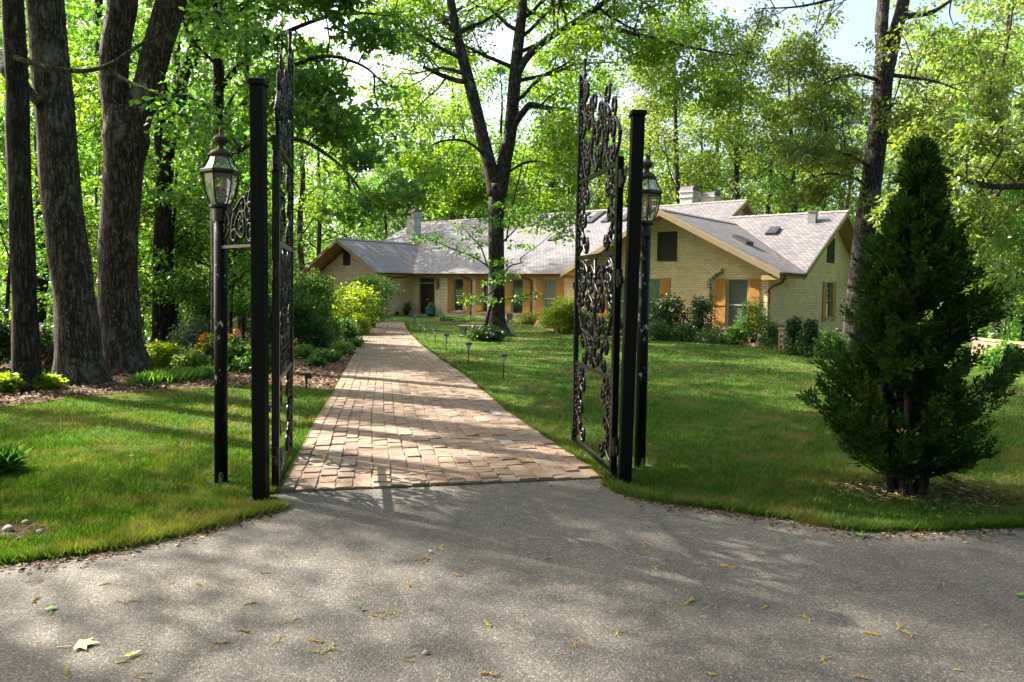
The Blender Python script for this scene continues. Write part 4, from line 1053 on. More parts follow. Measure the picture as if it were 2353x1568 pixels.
t = Tree('oak_tree', 'massive oak forking into two dark stems above its broad grey base', 'tree', p, 23, 'large trees at the left edge of the lawn')
t.limb(pxl([(296,880),(290,850),(277,780),(272,650),(274,540),(281,400),(290,320),(285,250)], D), [.62,.46,.365,.335,.33,.325,.39,.31], 20, .035)
t.limb(pxl([(285,330),(272,250),(262,180),(268,90),(282,0),(290,-200),(300,-700)], D), [.33,.275,.25,.25,.245,.2,.06], 16, .03, 5, 4, .72)
t.limb(pxl([(292,340),(318,260),(342,180),(366,100),(392,10),(430,-140),(500,-500)], D), [.33,.25,.24,.25,.25,.2,.06], 16, .03, 6, 4, .70)
t.limb(pxl([(330,262),(365,240),(400,232),(441,222),(478,248,-.3),(520,300,-.6),(560,350,-.8)], D), [.10,.085,.08,.06,.035,.02,.01], 8, .03, 2, .9, .75, 0)
t.done('bark_grey', 'leaf_mid', 95, .72, .11)
p = G(372, 803); D = p[1]
t = Tree('forked_tree', 'dark forked trunk rising behind the azaleas left of the lamp post', 'tree', p, 24)
t.limb(pxl([(374,810),(372,790),(372,620),(376,480),(380,390),(392,300),(415,200),(440,120),(462,40),(500,-160)], D), [.34,.26,.215,.21,.2,.16,.15,.13,.12,.05], 12, .05, 7, 2.6, .5)
t.limb(pxl([(380,400),(366,330),(372,250),(380,180)], D), [.16,.13,.1,.05], 8, .04, 3, 2)
t.done('bark_dark', 'leaf_mid', 34, .75, .14)
p = T(500, 855, 14.0); p[2] = gz(0, 14); D = 14.0
t = Tree('maple_tree', 'maple with broad dark leaves hanging over the gate from behind the left lamp post', 'tree', p, 25)
t.limb(pxl([(500,860),(500,840),(500,600),(499,400),(500,250),(503,120),(500,-60),(496,-400)], D), [.22,.15,.125,.12,.115,.105,.09,.03], 12, .04, 3, 2.0, .6)
t.limb(pxl([(500,300),(560,240,-.3),(640,170,-.6),(740,130,-.9),(830,150,-1.2),(890,200,-1.3)], D), [.065,.055,.045,.035,.025,.012], 7, .03, 8, 1.3, .25, 1, 3, -.02)
t.limb(pxl([(501,210),(580,120,-.2),(690,60,-.4),(800,30,-.6),(920,40,-.8)], D), [.06,.05,.04,.03,.012], 7, .03, 8, 1.3, .25, 1, 3, -.02)
t.limb(pxl([(500,380),(580,330,-.4),(680,320,-.9),(770,370,-1.3),(830,440,-1.5),(850,500,-1.6)], D), [.06,.05,.04,.03,.02,.010], 7, .03, 11, 1.1, .3, 1, 3, -.05)
t.limb(pxl([(503,130),(560,20,-.3),(680,-60,-.6),(830,-90,-.9)], D), [.05,.04,.03,.012], 7, .03, 8, 1.3, .3, 1, 3)
t.limb(pxl([(510,280),(540,215,-.3),(590,175,-.5),(650,175,-.7),(690,200,-.9)], D), [.03,.026,.02,.015,.008], 6, .03, 4, .9, .4, 0)
t.limb(pxl([(498,150),(450,100,-.2),(420,40,-.4),(430,-60,-.6)], D), [.04,.03,.025,.01], 6, .03, 6, 1.1, .3, 1, 3)
t.done('bark_mid', 'leaf_mid', 17, .40, .14, shape='maple', droop=.5)
# the oak on the lawn in the middle
p = G(1142, 772); D = p[1]
t = Tree('lawn_oak', 'tall oak with V shaped fork standing on the lawn before the house', 'tree', p, 26)
t.limb(pxl([(1147,782),(1144,766),(1141,735),(1140,640),(1140,540),(1141,470),(1144,425)], D), [.70,.50,.37,.32,.305,.32,.40], 20, .03)
t.limb(pxl([(1140,450),(1128,390),(1105,300),(1086,220),(1068,150),(1050,80),(1035,0),(1015,-140),(1000,-300)], D), [.33,.28,.25,.235,.215,.19,.165,.11,.05], 14, .03, 15, 4.4, .35, 1, 4)
t.limb(pxl([(1146,450),(1158,385),(1171,310),(1180,220),(1188,130),(1197,50),(1206,-60),(1220,-240)], D), [.33,.28,.26,.25,.23,.2,.16,.06], 14, .03, 15, 4.4, .3, 1, 4)
t.limb(pxl([(1187,175),(1212,132,-.3),(1260,88,-.8),(1310,58,-1),(1390,5,-1.3),(1480,-60,-1.5)], D), [.16,.145,.135,.125,.10,.05], 10, .03, 10, 3.2, .3, 1, 4)
t.limb(pxl([(1170,312),(1190,275,-.3),(1212,246,-.5),(1225,242,-.6),(1265,249,-.8),(1312,252,-1)], D), [.13,.125,.13,.115,.085,.05], 9, .05, 4, 2, .6)
t.limb(pxl([(1086,185),(1055,187,-.3),(1012,172,-.6),(972,153,-.9)], D), [.12,.10,.09,.065], 9, .05, 4, 2.2, .5)
t.limb(pxl([(1052,85),(1030,60,.3),(1000,30,.6),(970,-10,.9)], D), [.10,.09,.08,.05], 8, .03, 5, 2.6, .3)
t.limb(pxl([(1312,66,-1),(1400,66,-2),(1500,88,-3),(1600,112,-4),(1690,128,-5)], D), [.09,.08,.065,.045,.02], 8, .03, 10, 2.4, .1, 1, 3)
t.limb(pxl([(1118,360),(1070,325,-1),(1015,325,-2),(975,345,-2.6)], D), [.06,.05,.035,.012], 6, .02, 8, 1.8, .2, 1, 3, -.03)
t.limb(pxl([(1160,400),(1215,372,-1),(1275,380,-2),(1330,410,-2.6)], D), [.06,.05,.035,.012], 6, .02, 8, 1.8, .2, 1, 3, -.03)
t.limb(pxl([(1125,410),(1090,385,1),(1050,385,2),(1010,395,3)], D), [.05,.04,.03,.012], 6, .02, 6, 1.6, .2, 1, 3, -.03)
t.limb(pxl([(1163,555),(1176,480,-.2),(1190,420,-.3),(1210,330,-.4)], D), [.035,.03,.025,.012], 6, .02, 3, 1.2, .5, 0)
for i, c in enumerate(t.cl):
    w_ = c+t.b; qx, qy = PJ(w_)
    if w_[1] < D-.2 and 1010 < qx < 1270 and -40 < qy < 560: w_ = w_.copy(); w_[1] = 2*D-w_[1]+.6; t.cl[i] = w_-t.b
t.done('bark_mid', 'leaf_yel', 66, .84, .16, droop=.35)
# dogwood leaning in front of it
p = G(1112, 777); D = p[1]
t = Tree('dogwood', 'small leaning dogwood with layered leaf sprays before the oak trunk', 'tree', p, 27)
t.limb(pxl([(1110,780),(1117,745),(1128,700),(1140,660),(1147,640),(1150,620)], D), [.10,.075,.065,.06,.055,.03], 8, .05)
for b in ([(1147,642),(1120,612,-.2),(1085,590,-.4),(1040,572,-.6),(1000,556,-.8),(955,545,-1)], [(1120,612,-.2),(1105,570,0),(1080,540,.2),(1060,520,.3)], [(1147,642),(1172,612,.2),(1197,604,.3),(1198,592,.3),(1240,562,.5),(1290,518,.7)],
          [(1142,660),(1118,680,-.5),(1075,690,-.9)], [(1138,690),(1190,684,-.4),(1245,672,-.7)], [(1150,620),(1152,560,-.5),(1150,500,-.6),(1160,470,-.6)], [(1152,560,-.5),(1190,520,-.2),(1210,480,0)]):
    t.limb(pxl(b, D), list(np.linspace(.035, .008, len(b))), 5, .02)
dg = [(960,548,-.9),(985,551,-.8),(1005,545,-.8),(1030,560,-.6),(1062,575,-.5),(1085,590,-.4),(1100,560,-.2),(1075,540,.1),(1060,520,.3),(1150,512,-.5),(1178,505,-.3),(1122,500,-.5),(1100,528,-.1),(1188,562,-.2),(1206,566,-.1),(1150,645,-.4),(1128,650,-.5),(1172,632,-.2),(1150,625,-.4),(1092,682,-.7),(1075,690,-.9),(1200,682,-.5),(1228,676,-.6),(1180,690,-.4),(1130,692,-.5),(1152,470,-.6),(1176,482,-.4),(1108,482,-.4),(1208,478,0),(1230,490,.1),(1160,600,-.4),(1140,605,-.4)]
t.cl = [q-t.b for q in pxl(dg, D)]
t.done('bark_dark', 'leaf_mid', 42, .46, .15, flat=.4, droop=.45)
# the tall tree beside the right end of the house
D = 24.0; p = T(1962, 792, D); p[2] = gz(0, D)
t = Tree('tall_oak', 'tall dark trunk rising between the right gable and the conifer, bare branch at top', 'tree', p, 28)
t.limb(pxl([(1960,805),(1963,780),(1975,640),(1988,520),(2005,400),(2018,300),(2028,200),(2036,130)], D), [.52,.40,.36,.345,.34,.32,.30,.34], 18, .035)
t.limb(pxl([(2034,150),(2026,70),(2030,0),(2038,-140),(2045,-320)], D), [.24,.215,.2,.14,.05], 14, .03, 8, 3, .5, 1, 3)
t.limb(pxl([(2040,150),(2056,80),(2074,10),(2086,-90),(2100,-260)], D), [.24,.225,.205,.15,.06], 14, .03, 7, 3, .6, 1, 3)
t.limb(pxl([(2078,38),(2100,36),(2122,33),(2150,24),(2186,0),(2220,-30)], D), [.13,.10,.095,.075,.05,.03], 8, .06)
t.limb(pxl([(2186,0),(2182,30,.2),(2190,55,.3),(2200,70,.3)], D), [.028,.022,.015,.006], 5, .04)
for b, r, sN, sL in (([(2020,185),(1960,172,-.6),(1900,190,-1.2),(1850,225,-1.6)], .07, 8, 2.0), ([(2036,172),(2090,178,-.5),(2150,188,-1),(2225,215,-1.5)], .08, 11, 2.0), ([(2030,-40),(1940,-10,-1),(1840,15,-2),(1740,20,-2.6)], .08, 11, 2.2),
        ([(2008,390),(1960,360,-.8),(1905,340,-1.4),(1850,310,-1.8)], .07, 9, 1.8), ([(2000,430),(1950,405,-1),(1895,400,-1.6),(1850,415,-2)], .06, 8, 1.4), ([(2012,330),(2060,330,1),(2110,345,2)], .05, 6, 1.6), ([(2018,290),(1960,280,1),(1900,300,2),(1840,330,3)], .06, 8, 2), ([(2030,240),(2075,240,.8),(2120,262,1.6)], .05, 6, 1.6)):
    t.limb(pxl(b, D), list(np.linspace(r, .012, len(b))), 7, .03, sN, sL, .15, 1, 3, -.05)
t.done('bark_mid', 'leaf_olive', 32, .46, .16, droop=.75, w=.24)
# branch reaching in from a tree just outside the right edge
D = 17.0; p = T(2520, 860, D); p[2] = gz(0, D)
t = Tree('overhanging_oak', 'oak branch sweeping in from the right edge behind the conifer', 'tree', p, 29)
t.limb(pxl([(2520,860),(2515,600),(2510,400),(2500,200),(2490,-100),(2480,-500)], D), [.35,.3,.28,.26,.2,.08], 14, .03, 8, 3, .6)
t.limb(pxl([(2510,395),(2440,425,-.3),(2353,428,-.5),(2280,428,-.8),(2215,412,-1),(2165,385,-1.2),(2140,370,-1.3)], D), [.10,.09,.085,.075,.06,.045,.02], 8, .05, 16, 1.3, .15, 1, 3, -.05)
t.limb(pxl([(2510,300),(2420,300,1),(2330,330,2),(2240,330,3),(2170,310,3.5)], D), [.07,.06,.05,.035,.015], 7, .04, 10, 1.5, .2, 1, 3)
t.done('bark_mid', 'leaf_olive', 40, .42, .14, droop=.6)

# ------------------------------------------------------------------ the arborvitae by the drive
def conifer():
    p = G(2080, 1132); rg = np.random.default_rng(31)
    t = thing('arborvitae', 'ragged dark green arborvitae by the drive with a bare stemmed base', 'conifer', p)
    mb = MB(); P = []; Dv = []; Nn = []; Ls = []
    stems = [(0, 0, 2.75), (-.16, .05, 1.9), (.17, -.04, 1.7), (.05, .15, 2.1), (-.08, -.14, 1.5)]
    for (dx, dy, h) in stems:
        pts = [(dx*.5, dy*.5, -.05), (dx*.9, dy*.9, .3), (dx*1.15, dy*1.1, h*.5), (dx*.9, dy*.8, h)]
        Q, R = smooth(pts, [.055, .042, .03, .008]); mb.tube(Q, R, 7, True, .06, rg)
    zk = [.11, .26, .47, .75, .93, 1.07, 1.25, 1.54, 1.9, 2.25, 2.6, 2.80]
    rkl = [.18, .42, .56, .62, .55, .36, .42, .38, .28, .13, .05, .01]
    rkr = [.32, .53, .58, .30, .33, .40, .47, .45, .31, .19, .07, .01]
    nbr = 540
    for i in range(nbr):
        z = .26+2.48*(i+rg.uniform(0, 1))/nbr; az = rg.uniform(0, 2*PI)
        cs = .5+.5*max(-1, min(1, 1.6*math.cos(az))); Rz = (np.interp(z, zk, rkl)*(1-cs)+np.interp(z, zk, rkr)*cs)*(1+.08*math.sin(2*az+z*2.2)+.10*math.sin(5*az+4*z))*rg.uniform(.80, 1.05)
        cn = math.sin(3*az+7*z)+math.sin(4*az-9*z+1.3)+.8*math.sin(11*z+2*az)
        Rz *= 1+.10*cn
        if cn < -.8 and rg.random() < .8: continue
        if 1.12 < z < 1.36 and (az < 1.0 or az > 5.4 or 2.4 < az < 3.6): Rz *= .55
        sx, sy, _ = stems[rg.integers(0, 5)] if z < 1.5 else stems[0]
        st = np.array([sx*.8, sy*.8, max(.12, z-.55*Rz)]); en = np.array([math.cos(az)*Rz, math.sin(az)*Rz, z+.05])
        mid = (st+en)/2+np.array([0, 0, -.05]); Q, R = smooth([st, mid, en], [.010, .007, .003], 4); mb.tube(Q, R, 3, False)
        d0 = unit(en-mid)
        ns = 15
        for k in range(ns):
            tt = .38+.68*(k+rg.uniform(0, 1))/ns; c = along(Q, min(tt, 1)); m = 14
            fan = unit(d0*.8+np.array([0, 0, .28])+rg.normal(0, .38, 3)); side = unit(np.cross(fan, unit(rg.normal(0, .5, 3)+np.array([0, 0, 1.0]))))
            s = np.linspace(0, 1, m); sg = np.where(np.arange(m) % 2, 1, -1)
            pos = c+np.outer(s*.12, fan)+rg.normal(0, .008, (m, 3)); dirs = fan*(.75)+np.outer(sg*(.75-.5*s), side)+rg.normal(0, .12, (m, 3))
            P.append(pos); Dv.append(dirs); Nn.append(np.tile(np.cross(fan, side), (m, 1))+rg.normal(0, .25, (m, 3))); Ls.append(rg.uniform(.034, .068, m)*(1.1-.35*s))
    # the sprig standing out low on the right
    for k in range(70):
        f = rg.uniform(0, 1); c = np.array([.50+.28*f, -.05+rg.normal(0, .06), .76+.30*f+rg.normal(0, .07)]); m = 10
        fan = unit(np.array([.6, rg.normal(0, .4), .75])+rg.normal(0, .2, 3)); side = unit(np.cross(fan, rg.normal(0, 1, 3))); s = np.linspace(0, 1, m); sg = np.where(np.arange(m) % 2, 1, -1)
        P.append(c+np.outer(s*.13, fan)); Dv.append(fan*.75+np.outer(sg*(.7-.45*s), side)); Nn.append(np.tile(np.cross(fan, side), (m, 1))); Ls.append(rg.uniform(.035, .07, m))
    Q, R = smooth([(.1, 0, .55), (.35, -.03, .68), (.62, -.05, .92)], [.014, .01, .005]); mb.tube(Q, R, 5)
    for k in range(16):
        az = rg.uniform(0, 6.28); r = rg.uniform(.25, .5); mb.tube([(0, 0, .22), (math.cos(az)*r*.5, math.sin(az)*r*.5, .2), (math.cos(az)*r, math.sin(az)*r, .10+rg.uniform(0, .15))], [.008, .006, .002], 4, False)
    mb.build('trunk', M['bark_dark'], t, smooth=True)
    P, Dv, Nn, Ls = map(np.concatenate, (P, Dv, Nn, Ls))
    tan = np.zeros(len(P), bool)
    for c in ((-.30, -.55, .62), (-.22, -.60, .52)): tan |= np.linalg.norm(P-np.array(c), axis=1) < .085
    leaves('foliage', P[~tan], Dv[~tan], Nn[~tan], Ls[~tan], M['leaf_conifer'], 'needle', .19, t)
    if tan.sum(): leaves('dead_sprays', P[tan], Dv[tan], Nn[tan], Ls[tan], M['leaf_tan'], 'needle', .2, t)
conifer()
p = G(2080, 1136); rg = np.random.default_rng(5); k = 800
a = rg.uniform(0, 2*PI, k); r = np.sqrt(rg.uniform(0, 1, k)); PP = np.stack([p[0]+.12+r*np.cos(a)*.75, p[1]-.05+r*np.sin(a)*.45, np.full(k, p[2]+.012)+rg.uniform(0, .012, k)], 1)
az = rg.uniform(0, 2*PI, k); o = leaves('needle_litter', PP, np.stack([np.cos(az), np.sin(az), rg.normal(0, .15, k)], 1), np.tile([0, 0, 1.0], (k, 1))+rg.normal(0, .2, (k, 3)), rg.uniform(.03, .09, k), M['litter'], 'oval', .12)
kind(o, 'stuff', 'dry brown needle litter under the conifer')

# ------------------------------------------------------------------ shrubs and border plants
def shrub(name, label, cat, px, py, wpx, hpx, leaf, L, seed, group=None, n=34, per=42, flat=.8, droop=.2, w=.3, D=None, shape='dome', flowers=None, stems=5, depth=1.0, bark='bark_dark', upn=.8):
    n = int(n*1.5)
    p = G(px, py) if D is None else T(px, py, D)
    if D is not None: p[2] = float(gz(0, D))
    k = p[1]/FPX; W = wpx*k/2; H = hpx*k; rg = np.random.default_rng(seed)
    t = thing(name, label, cat, p, 0, group)
    u = unit(rg.normal(size=(n, 3))); rr = rg.uniform(.25, 1, n)**.5
    C = u*rr[:, None]*np.array([W*.82, W*.82*depth, H*.45])
    if shape == 'dome': C[:, 2] = np.abs(C[:, 2])*1.75+H*.12
    elif shape == 'full': C[:, 2] = C[:, 2]+H*.52
    elif shape == 'cone': C[:, 2] = rg.uniform(.05, .95, n)*H; f = (1-C[:, 2]/H)**.8; C[:, 0] = u[:, 0]*W*f; C[:, 1] = u[:, 1]*W*f
    elif shape == 'vase': C[:, 2] = C[:, 2]+H*.66
    elif shape == 'low': C[:, 2] = rg.uniform(.2, .6, n)*H
    mb = MB()
    for i in range(min(stems, n)):
        q = C[i*(n//max(stems, 1))]; Q, R = smooth([(q[0]*.08, q[1]*.08, -.03), (q[0]*.4, q[1]*.4, q[2]*.5), q], [.012+H*.012, .01+H*.006, .005], 4); mb.tube(Q, R, 5)
    if stems: mb.build('stem', M[bark], t, smooth=True)
    R = (W*H*W*depth)**(1/3)*.36
    R = max(R, .08)
    f = crown('foliage', C, R*rg.uniform(.75, 1.25, n), per, L, M[leaf], rg, t, flat=flat, droop=droop, w=w, upn=upn)
    if flowers:
        mat, nf, fs = flowers
        q = unit(rg.normal(size=(nf, 3))); q[:, 2] = np.abs(q[:, 2]); q[:, 1] = -np.abs(q[:, 1])*.9
        FC = q*np.array([W*.9, W*.9*depth, H*.75])+np.array([0, 0, H*.22])
        crown('blossoms', FC, fs, 16, fs*.9, M[mat], rg, t, flat=.8, w=.4)
    return t
sh = shrub
sh('rhododendron', 'rhododendron with magenta pink flower heads beside the leaning trunk', 'shrub', 104, 868, 70, 130, 'leaf_dark', .11, 41, n=26, per=40, flowers=('petal_pink', 10, .085), droop=.3)
sh('evergreen_shrub', 'dark evergreen shrub cut off by the left edge of the photo', 'shrub', -6, 850, 75, 170, 'leaf_gloss', .10, 42, n=30, per=50)
sh('hosta', 'low broad leaved yellow green plant at the foot of the leaning trunk', 'plant', 108, 895, 60, 38, 'leaf_lime', .16, 43, n=10, per=22, shape='low', stems=0)
sh('fern', 'small bright fern at the far left beside the dark trunk', 'fern', 12, 905, 46, 60, 'leaf_lime', .12, 44, n=10, per=26, shape='low', stems=0)
sh('grass_clump', 'tuft of dark strappy leaves growing at the near left lawn edge', 'grass clump', -8, 1090, 60, 46, 'leaf_dark', .15, 49, n=14, per=34, shape='low', stems=0, w=.07, droop=-.6)
sh('azalea', 'pale grey green azalea between the forked tree and the lamp post', 'shrub', 440, 815, 105, 95, 'leaf_varieg', .09, 45, 'azaleas in the left bed', n=34, per=46)
sh('azalea', 'taller airy azalea right behind the left lamp post', 'shrub', 480, 800, 90, 150, 'leaf_mid', .10, 46, 'azaleas in the left bed', n=34, per=40)
sh('azalea', 'low yellow green azalea at the foot of the forked tree', 'shrub', 372, 850, 90, 65, 'leaf_lime', .085, 47, 'azaleas in the left bed', n=26, per=40)
sh('azalea', 'low azalea with pale new leaves between lamp pole and big oak', 'shrub', 440, 855, 80, 55, 'leaf_pale', .085, 48, 'azaleas in the left bed', n=24, per=40)
sh('azalea', 'azalea covered with orange flowers seen between lamp pole and gate post', 'shrub', 545, 850, 70, 95, 'leaf_mid', .085, 50, 'azaleas in the left bed', n=26, per=36, flowers=('petal_orange', 8, .065))
sh('azalea', 'azalea with a few orange blooms just left of the lamp pole', 'shrub', 478, 850, 55, 90, 'leaf_olive', .085, 51, 'azaleas in the left bed', n=22, per=34, flowers=('petal_orange', 7, .055))
sh('evergreen_shrub', 'dark rounded shrub filling the gap between left gate post and gate leaf', 'shrub', 590, 855, 90, 70, 'leaf_dark', .085, 52, n=28, per=50)
# monkey grass
p0 = G(330, 882); p1 = G(490, 868); rg = np.random.default_rng(9); k = 2600
tt = rg.uniform(0, 1, k); wv = rg.normal(0, .22, k); base = p0+np.outer(tt, p1-p0); base[:, 1] += wv*1.2; base[:, 2] = gz(0, base[:, 1])
az = rg.uniform(0, 2*PI, k)
o = leaves('liriope_border', base, np.stack([np.cos(az)*.5, np.sin(az)*.5, rg.uniform(.5, 1.0, k)], 1), rg.normal(size=(k, 3)), rg.uniform(.15, .28, k), M['leaf_mid'], 'needle', .045)
tag(o, 'strip of grassy green liriope beside the big oak base', 'ground cover')
# between the gate and the path
sh('dogwood_sapling', 'small multi stemmed tree with layered leaves between gate leaf and path', 'tree', 716, 790, 120, 148, 'leaf_mid', .13, 60, n=46, per=44, shape='vase', flat=.45, stems=7)
sh('dogwood_sapling', 'dense leafy small tree just right of the left gate leaf', 'tree', 690, 800, 90, 130, 'leaf_dark', .12, 61, n=36, per=44, shape='full', flat=.6, stems=4)
sh('maple_sapling', 'yellow green maple sapling glowing before the left gable', 'tree', 812, 742, 125, 118, 'leaf_lime', .12, 62, n=60, per=44, shape='full', flat=.5, stems=6, D=27)
sh('maple_sapling', 'tall green sapling with a flat top under the left gable eave', 'tree', 858, 742, 120, 118, 'leaf_mid', .13, 63, n=36, per=40, shape='vase', flat=.35, stems=5, D=31)
sh('boxwood', 'bright green clipped rounded shrub at the path edge near the house', 'shrub', 826, 772, 56, 56, 'leaf_lime', .06, 64, n=44, per=60)
sh('boxwood', 'darker rounded shrub in front of the bright clipped one', 'shrub', 796, 785, 60, 58, 'leaf_dark', .07, 65, n=40, per=54)
sh('camellia', 'dark glossy shrub against the brick corner of the left wing', 'shrub', 862, 740, 42, 62, 'leaf_gloss', .10, 66, n=30, per=46)
sh('azalea', 'mid green azalea left of the clipped shrubs', 'shrub', 758, 790, 70, 62, 'leaf_mid', .08, 67, 'azaleas in the left bed', n=32, per=44)
sh('azalea', 'loose shrub with dark leaves behind the path side ferns', 'shrub', 735, 800, 70, 60, 'leaf_dark', .085, 68, 'azaleas in the left bed', n=28, per=42)
sh('fern', 'rust coloured fern by the left gate leaf', 'fern', 706, 800, 42, 48, 'leaf_tan', .10, 69, 'ferns along the path bed', n=14, per=30, stems=0, w=.14)
sh('fern', 'small rust coloured fern among the path side shrubs', 'fern', 752, 795, 24, 40, 'leaf_tan', .09, 70, 'ferns along the path bed', n=10, per=22, stems=0, w=.14)
for i, (px, py, wp, hp, lb, lf) in enumerate([(700,822,70,34,'low green groundcover patch nearest the left gate leaf','leaf_mid'), (752,832,70,36,'bushy groundcover patch on the mulch corner by the path','leaf_mid'), (790,815,56,36,'leafy groundcover leaning over the brick path edge','leaf_pale'), (728,842,34,20,'small separate groundcover tuft on bare mulch','leaf_dark'), (815,800,36,28,'low groundcover at the foot of the darker rounded shrub','leaf_mid')]):
    sh('groundcover_plant', lb, 'ground cover', px, py, wp, hp, lf, .09, 71+i, 'groundcover clumps beside the path', n=20, per=36, shape='low', stems=0)
sh('azalea', 'tall shrub closing the view behind the gate leaf', 'shrub', 650, 790, 90, 150, 'leaf_mid', .10, 77, 'azaleas in the left bed', n=40, per=44)
sh('azalea', 'broad shady shrub behind the gap in the gate ironwork', 'shrub', 610, 800, 90, 130, 'leaf_mid', .10, 78, 'azaleas in the left bed', n=40, per=44)
# foot of the oak
sh('ivy_patch', 'dark ivy clump spreading round the foot of the oak and dogwood', 'ground cover', 1118, 783, 100, 38, 'leaf_gloss', .11, 80, n=44, per=40, shape='low', stems=0)
sh('red_leaf_plant', 'small dark red leaved plant tucked under the stone bench', 'plant', 1082, 780, 26, 24, 'bark_dark' if False else 'leaf_olive', .08, 81, n=10, per=24, shape='low', stems=0)
# along the front of the house
def strip(name, pts, n, wid, hgt, leaf, L, seed, label, cat):
    P = np.array([G(*q) for q in pts]); rg = np.random.default_rng(seed); tt = rg.uniform(0, 1, n); C = np.array([along(P, x) for x in tt])
    C[:, 1] += rg.uniform(0, wid, n); C[:, 2] = gz(0, C[:, 1])+rg.uniform(.2, .7, n)*hgt
    tag(crown(name, C, .20, 36, L, M[leaf], rg, None, flat=.8), label, cat)
strip('pachysandra_border', [(1000,738),(1070,742),(1158,746)], 70, .9, .30, 'leaf_mid', .10, 82, 'low leafy green border running from the teal pot to the oak', 'ground cover')
strip('pachysandra_border', [(1172,746),(1232,750)], 26, .8, .30, 'leaf_mid', .10, 83, 'low leafy green border between the oak and the pink rock', 'ground cover')
sh('lime_shrub', 'small bright lime shrub under the windows left of the pink rock', 'shrub', 1213, 748, 50, 32, 'leaf_lime', .11, 84, n=22, per=40)
sh('lime_shrub', 'big bright lime green shrub beside the free edge of the right gate', 'shrub', 1288, 765, 100, 92, 'leaf_lime', .10, 85, n=80, per=60, flat=.7)
sh('evergreen_shrub', 'dark green shrub seen through the ironwork of the right gate', 'shrub', 1345, 766, 90, 62, 'leaf_dark', .09, 86, n=40, per=50)
sh('evergreen_shrub', 'dark low shrub behind the lower right gate scrolls', 'shrub', 1410, 770, 80, 56, 'leaf_gloss', .09, 87, n=36, per=50)
sh('pieris', 'broad dark shrub with creamy blossom under the gable window', 'shrub', 1532, 776, 112, 98, 'leaf_gloss', .12, 88, n=50, per=46, flowers=('petal_white', 5, .09))
sh('camellia', 'upright glossy camellia against the brick left of the shuttered window', 'shrub', 1612, 785, 56, 112, 'leaf_gloss', .09, 89, n=46, per=50, shape='full')
sh('boxwood', 'low clipped dark hedge shrub under the shuttered window', 'shrub', 1645, 789, 104, 40, 'leaf_dark', .06, 90, n=44, per=50)
sh('azalea', 'rounded light tipped azalea at the right end of the low hedge', 'shrub', 1694, 793, 60, 54, 'leaf_mid', .08, 91, n=34, per=46)
sh('azalea', 'deep green azalea in the bed left of the low hedge', 'shrub', 1572, 784, 64, 44, 'leaf_dark', .08, 96, n=30, per=46)
sh('nandina', 'feathery leaved nandina before the right shutter of the window', 'shrub', 1730, 796, 70, 96, 'leaf_mid', .11, 92, n=34, per=44, shape='vase', w=.16)
sh('azalea', 'dark low shrub filling the bed under the white flowered one', 'shrub', 1512, 782, 70, 44, 'leaf_dark', .085, 130, n=34, per=48)
sh('nandina', 'dark shrub at the foot of the corner downspout', 'shrub', 1772, 800, 60, 72, 'leaf_dark', .09, 93, n=30, per=46)
sh('holly', 'pointed holly with spiky tips, left one before the screen wall', 'shrub', 1824, 816, 50, 82, 'leaf_gloss', .08, 94, n=40, per=50, shape='cone')
sh('holly', 'pointed holly with spiky tips, right one before the screen wall', 'shrub', 1860, 820, 50, 84, 'leaf_gloss', .08, 95, n=40, per=50, shape='cone')
sh('evergreen_shrub', 'brighter green shrub before the screen wall under the end window', 'shrub', 1908, 824, 76, 76, 'leaf_mid', .08, 97, n=44, per=50)
sh('potted_fern', 'leafy plant growing in the teal pot', 'plant', 986, 722, 18, 14, 'leaf_pale', .10, 98, n=10, per=26, stems=0).location = tuple(HW(-6.2, -.62, .06))
sh('potted_fern', 'spiky plant in the dark pot by the door', 'plant', 946, 730, 24, 22, 'leaf_dark', .16, 99, n=10, per=22, stems=0, w=.1).location = tuple(HW(-8.35, -.75, -.08))
sh('ivy_patch', 'ivy mound spilling over the low wall right of the conifer', 'ground cover', 2325, 850, 170, 66, 'leaf_mid', .085, 100, n=90, per=46, depth=.35)
sh('ivy_patch', 'ivy clump climbing the low wall by the right edge', 'ground cover', 2300, 856, 40, 46, 'leaf_dark', .08, 101, n=20, per=40)
# vine climbing the gable corner of the window
rg = np.random.default_rng(12); vp = [HW(13.15, VR-.03, -.4), HW(13.1, VR-.03, .6), HW(13.2, VR-.03, 1.3), HW(13.15, VR-.03, 1.9), HW(13.45, VR-.03, 2.2), HW(13.75, VR-.03, 2.42)]
t = thing('climbing_vine', 'thin green vine climbing the brick beside the shuttered window', 'vine', vp[0]); Q, R = smooth(np.array(vp)-vp[0], [.02, .018, .015, .012, .01, .005]); mb = MB(); mb.tube(Q, R, 5); mb.build('stem', M['bark_dark'], t)
crown('foliage', Q[6:], .11, 16, .09, M['leaf_dark'], rg, t)

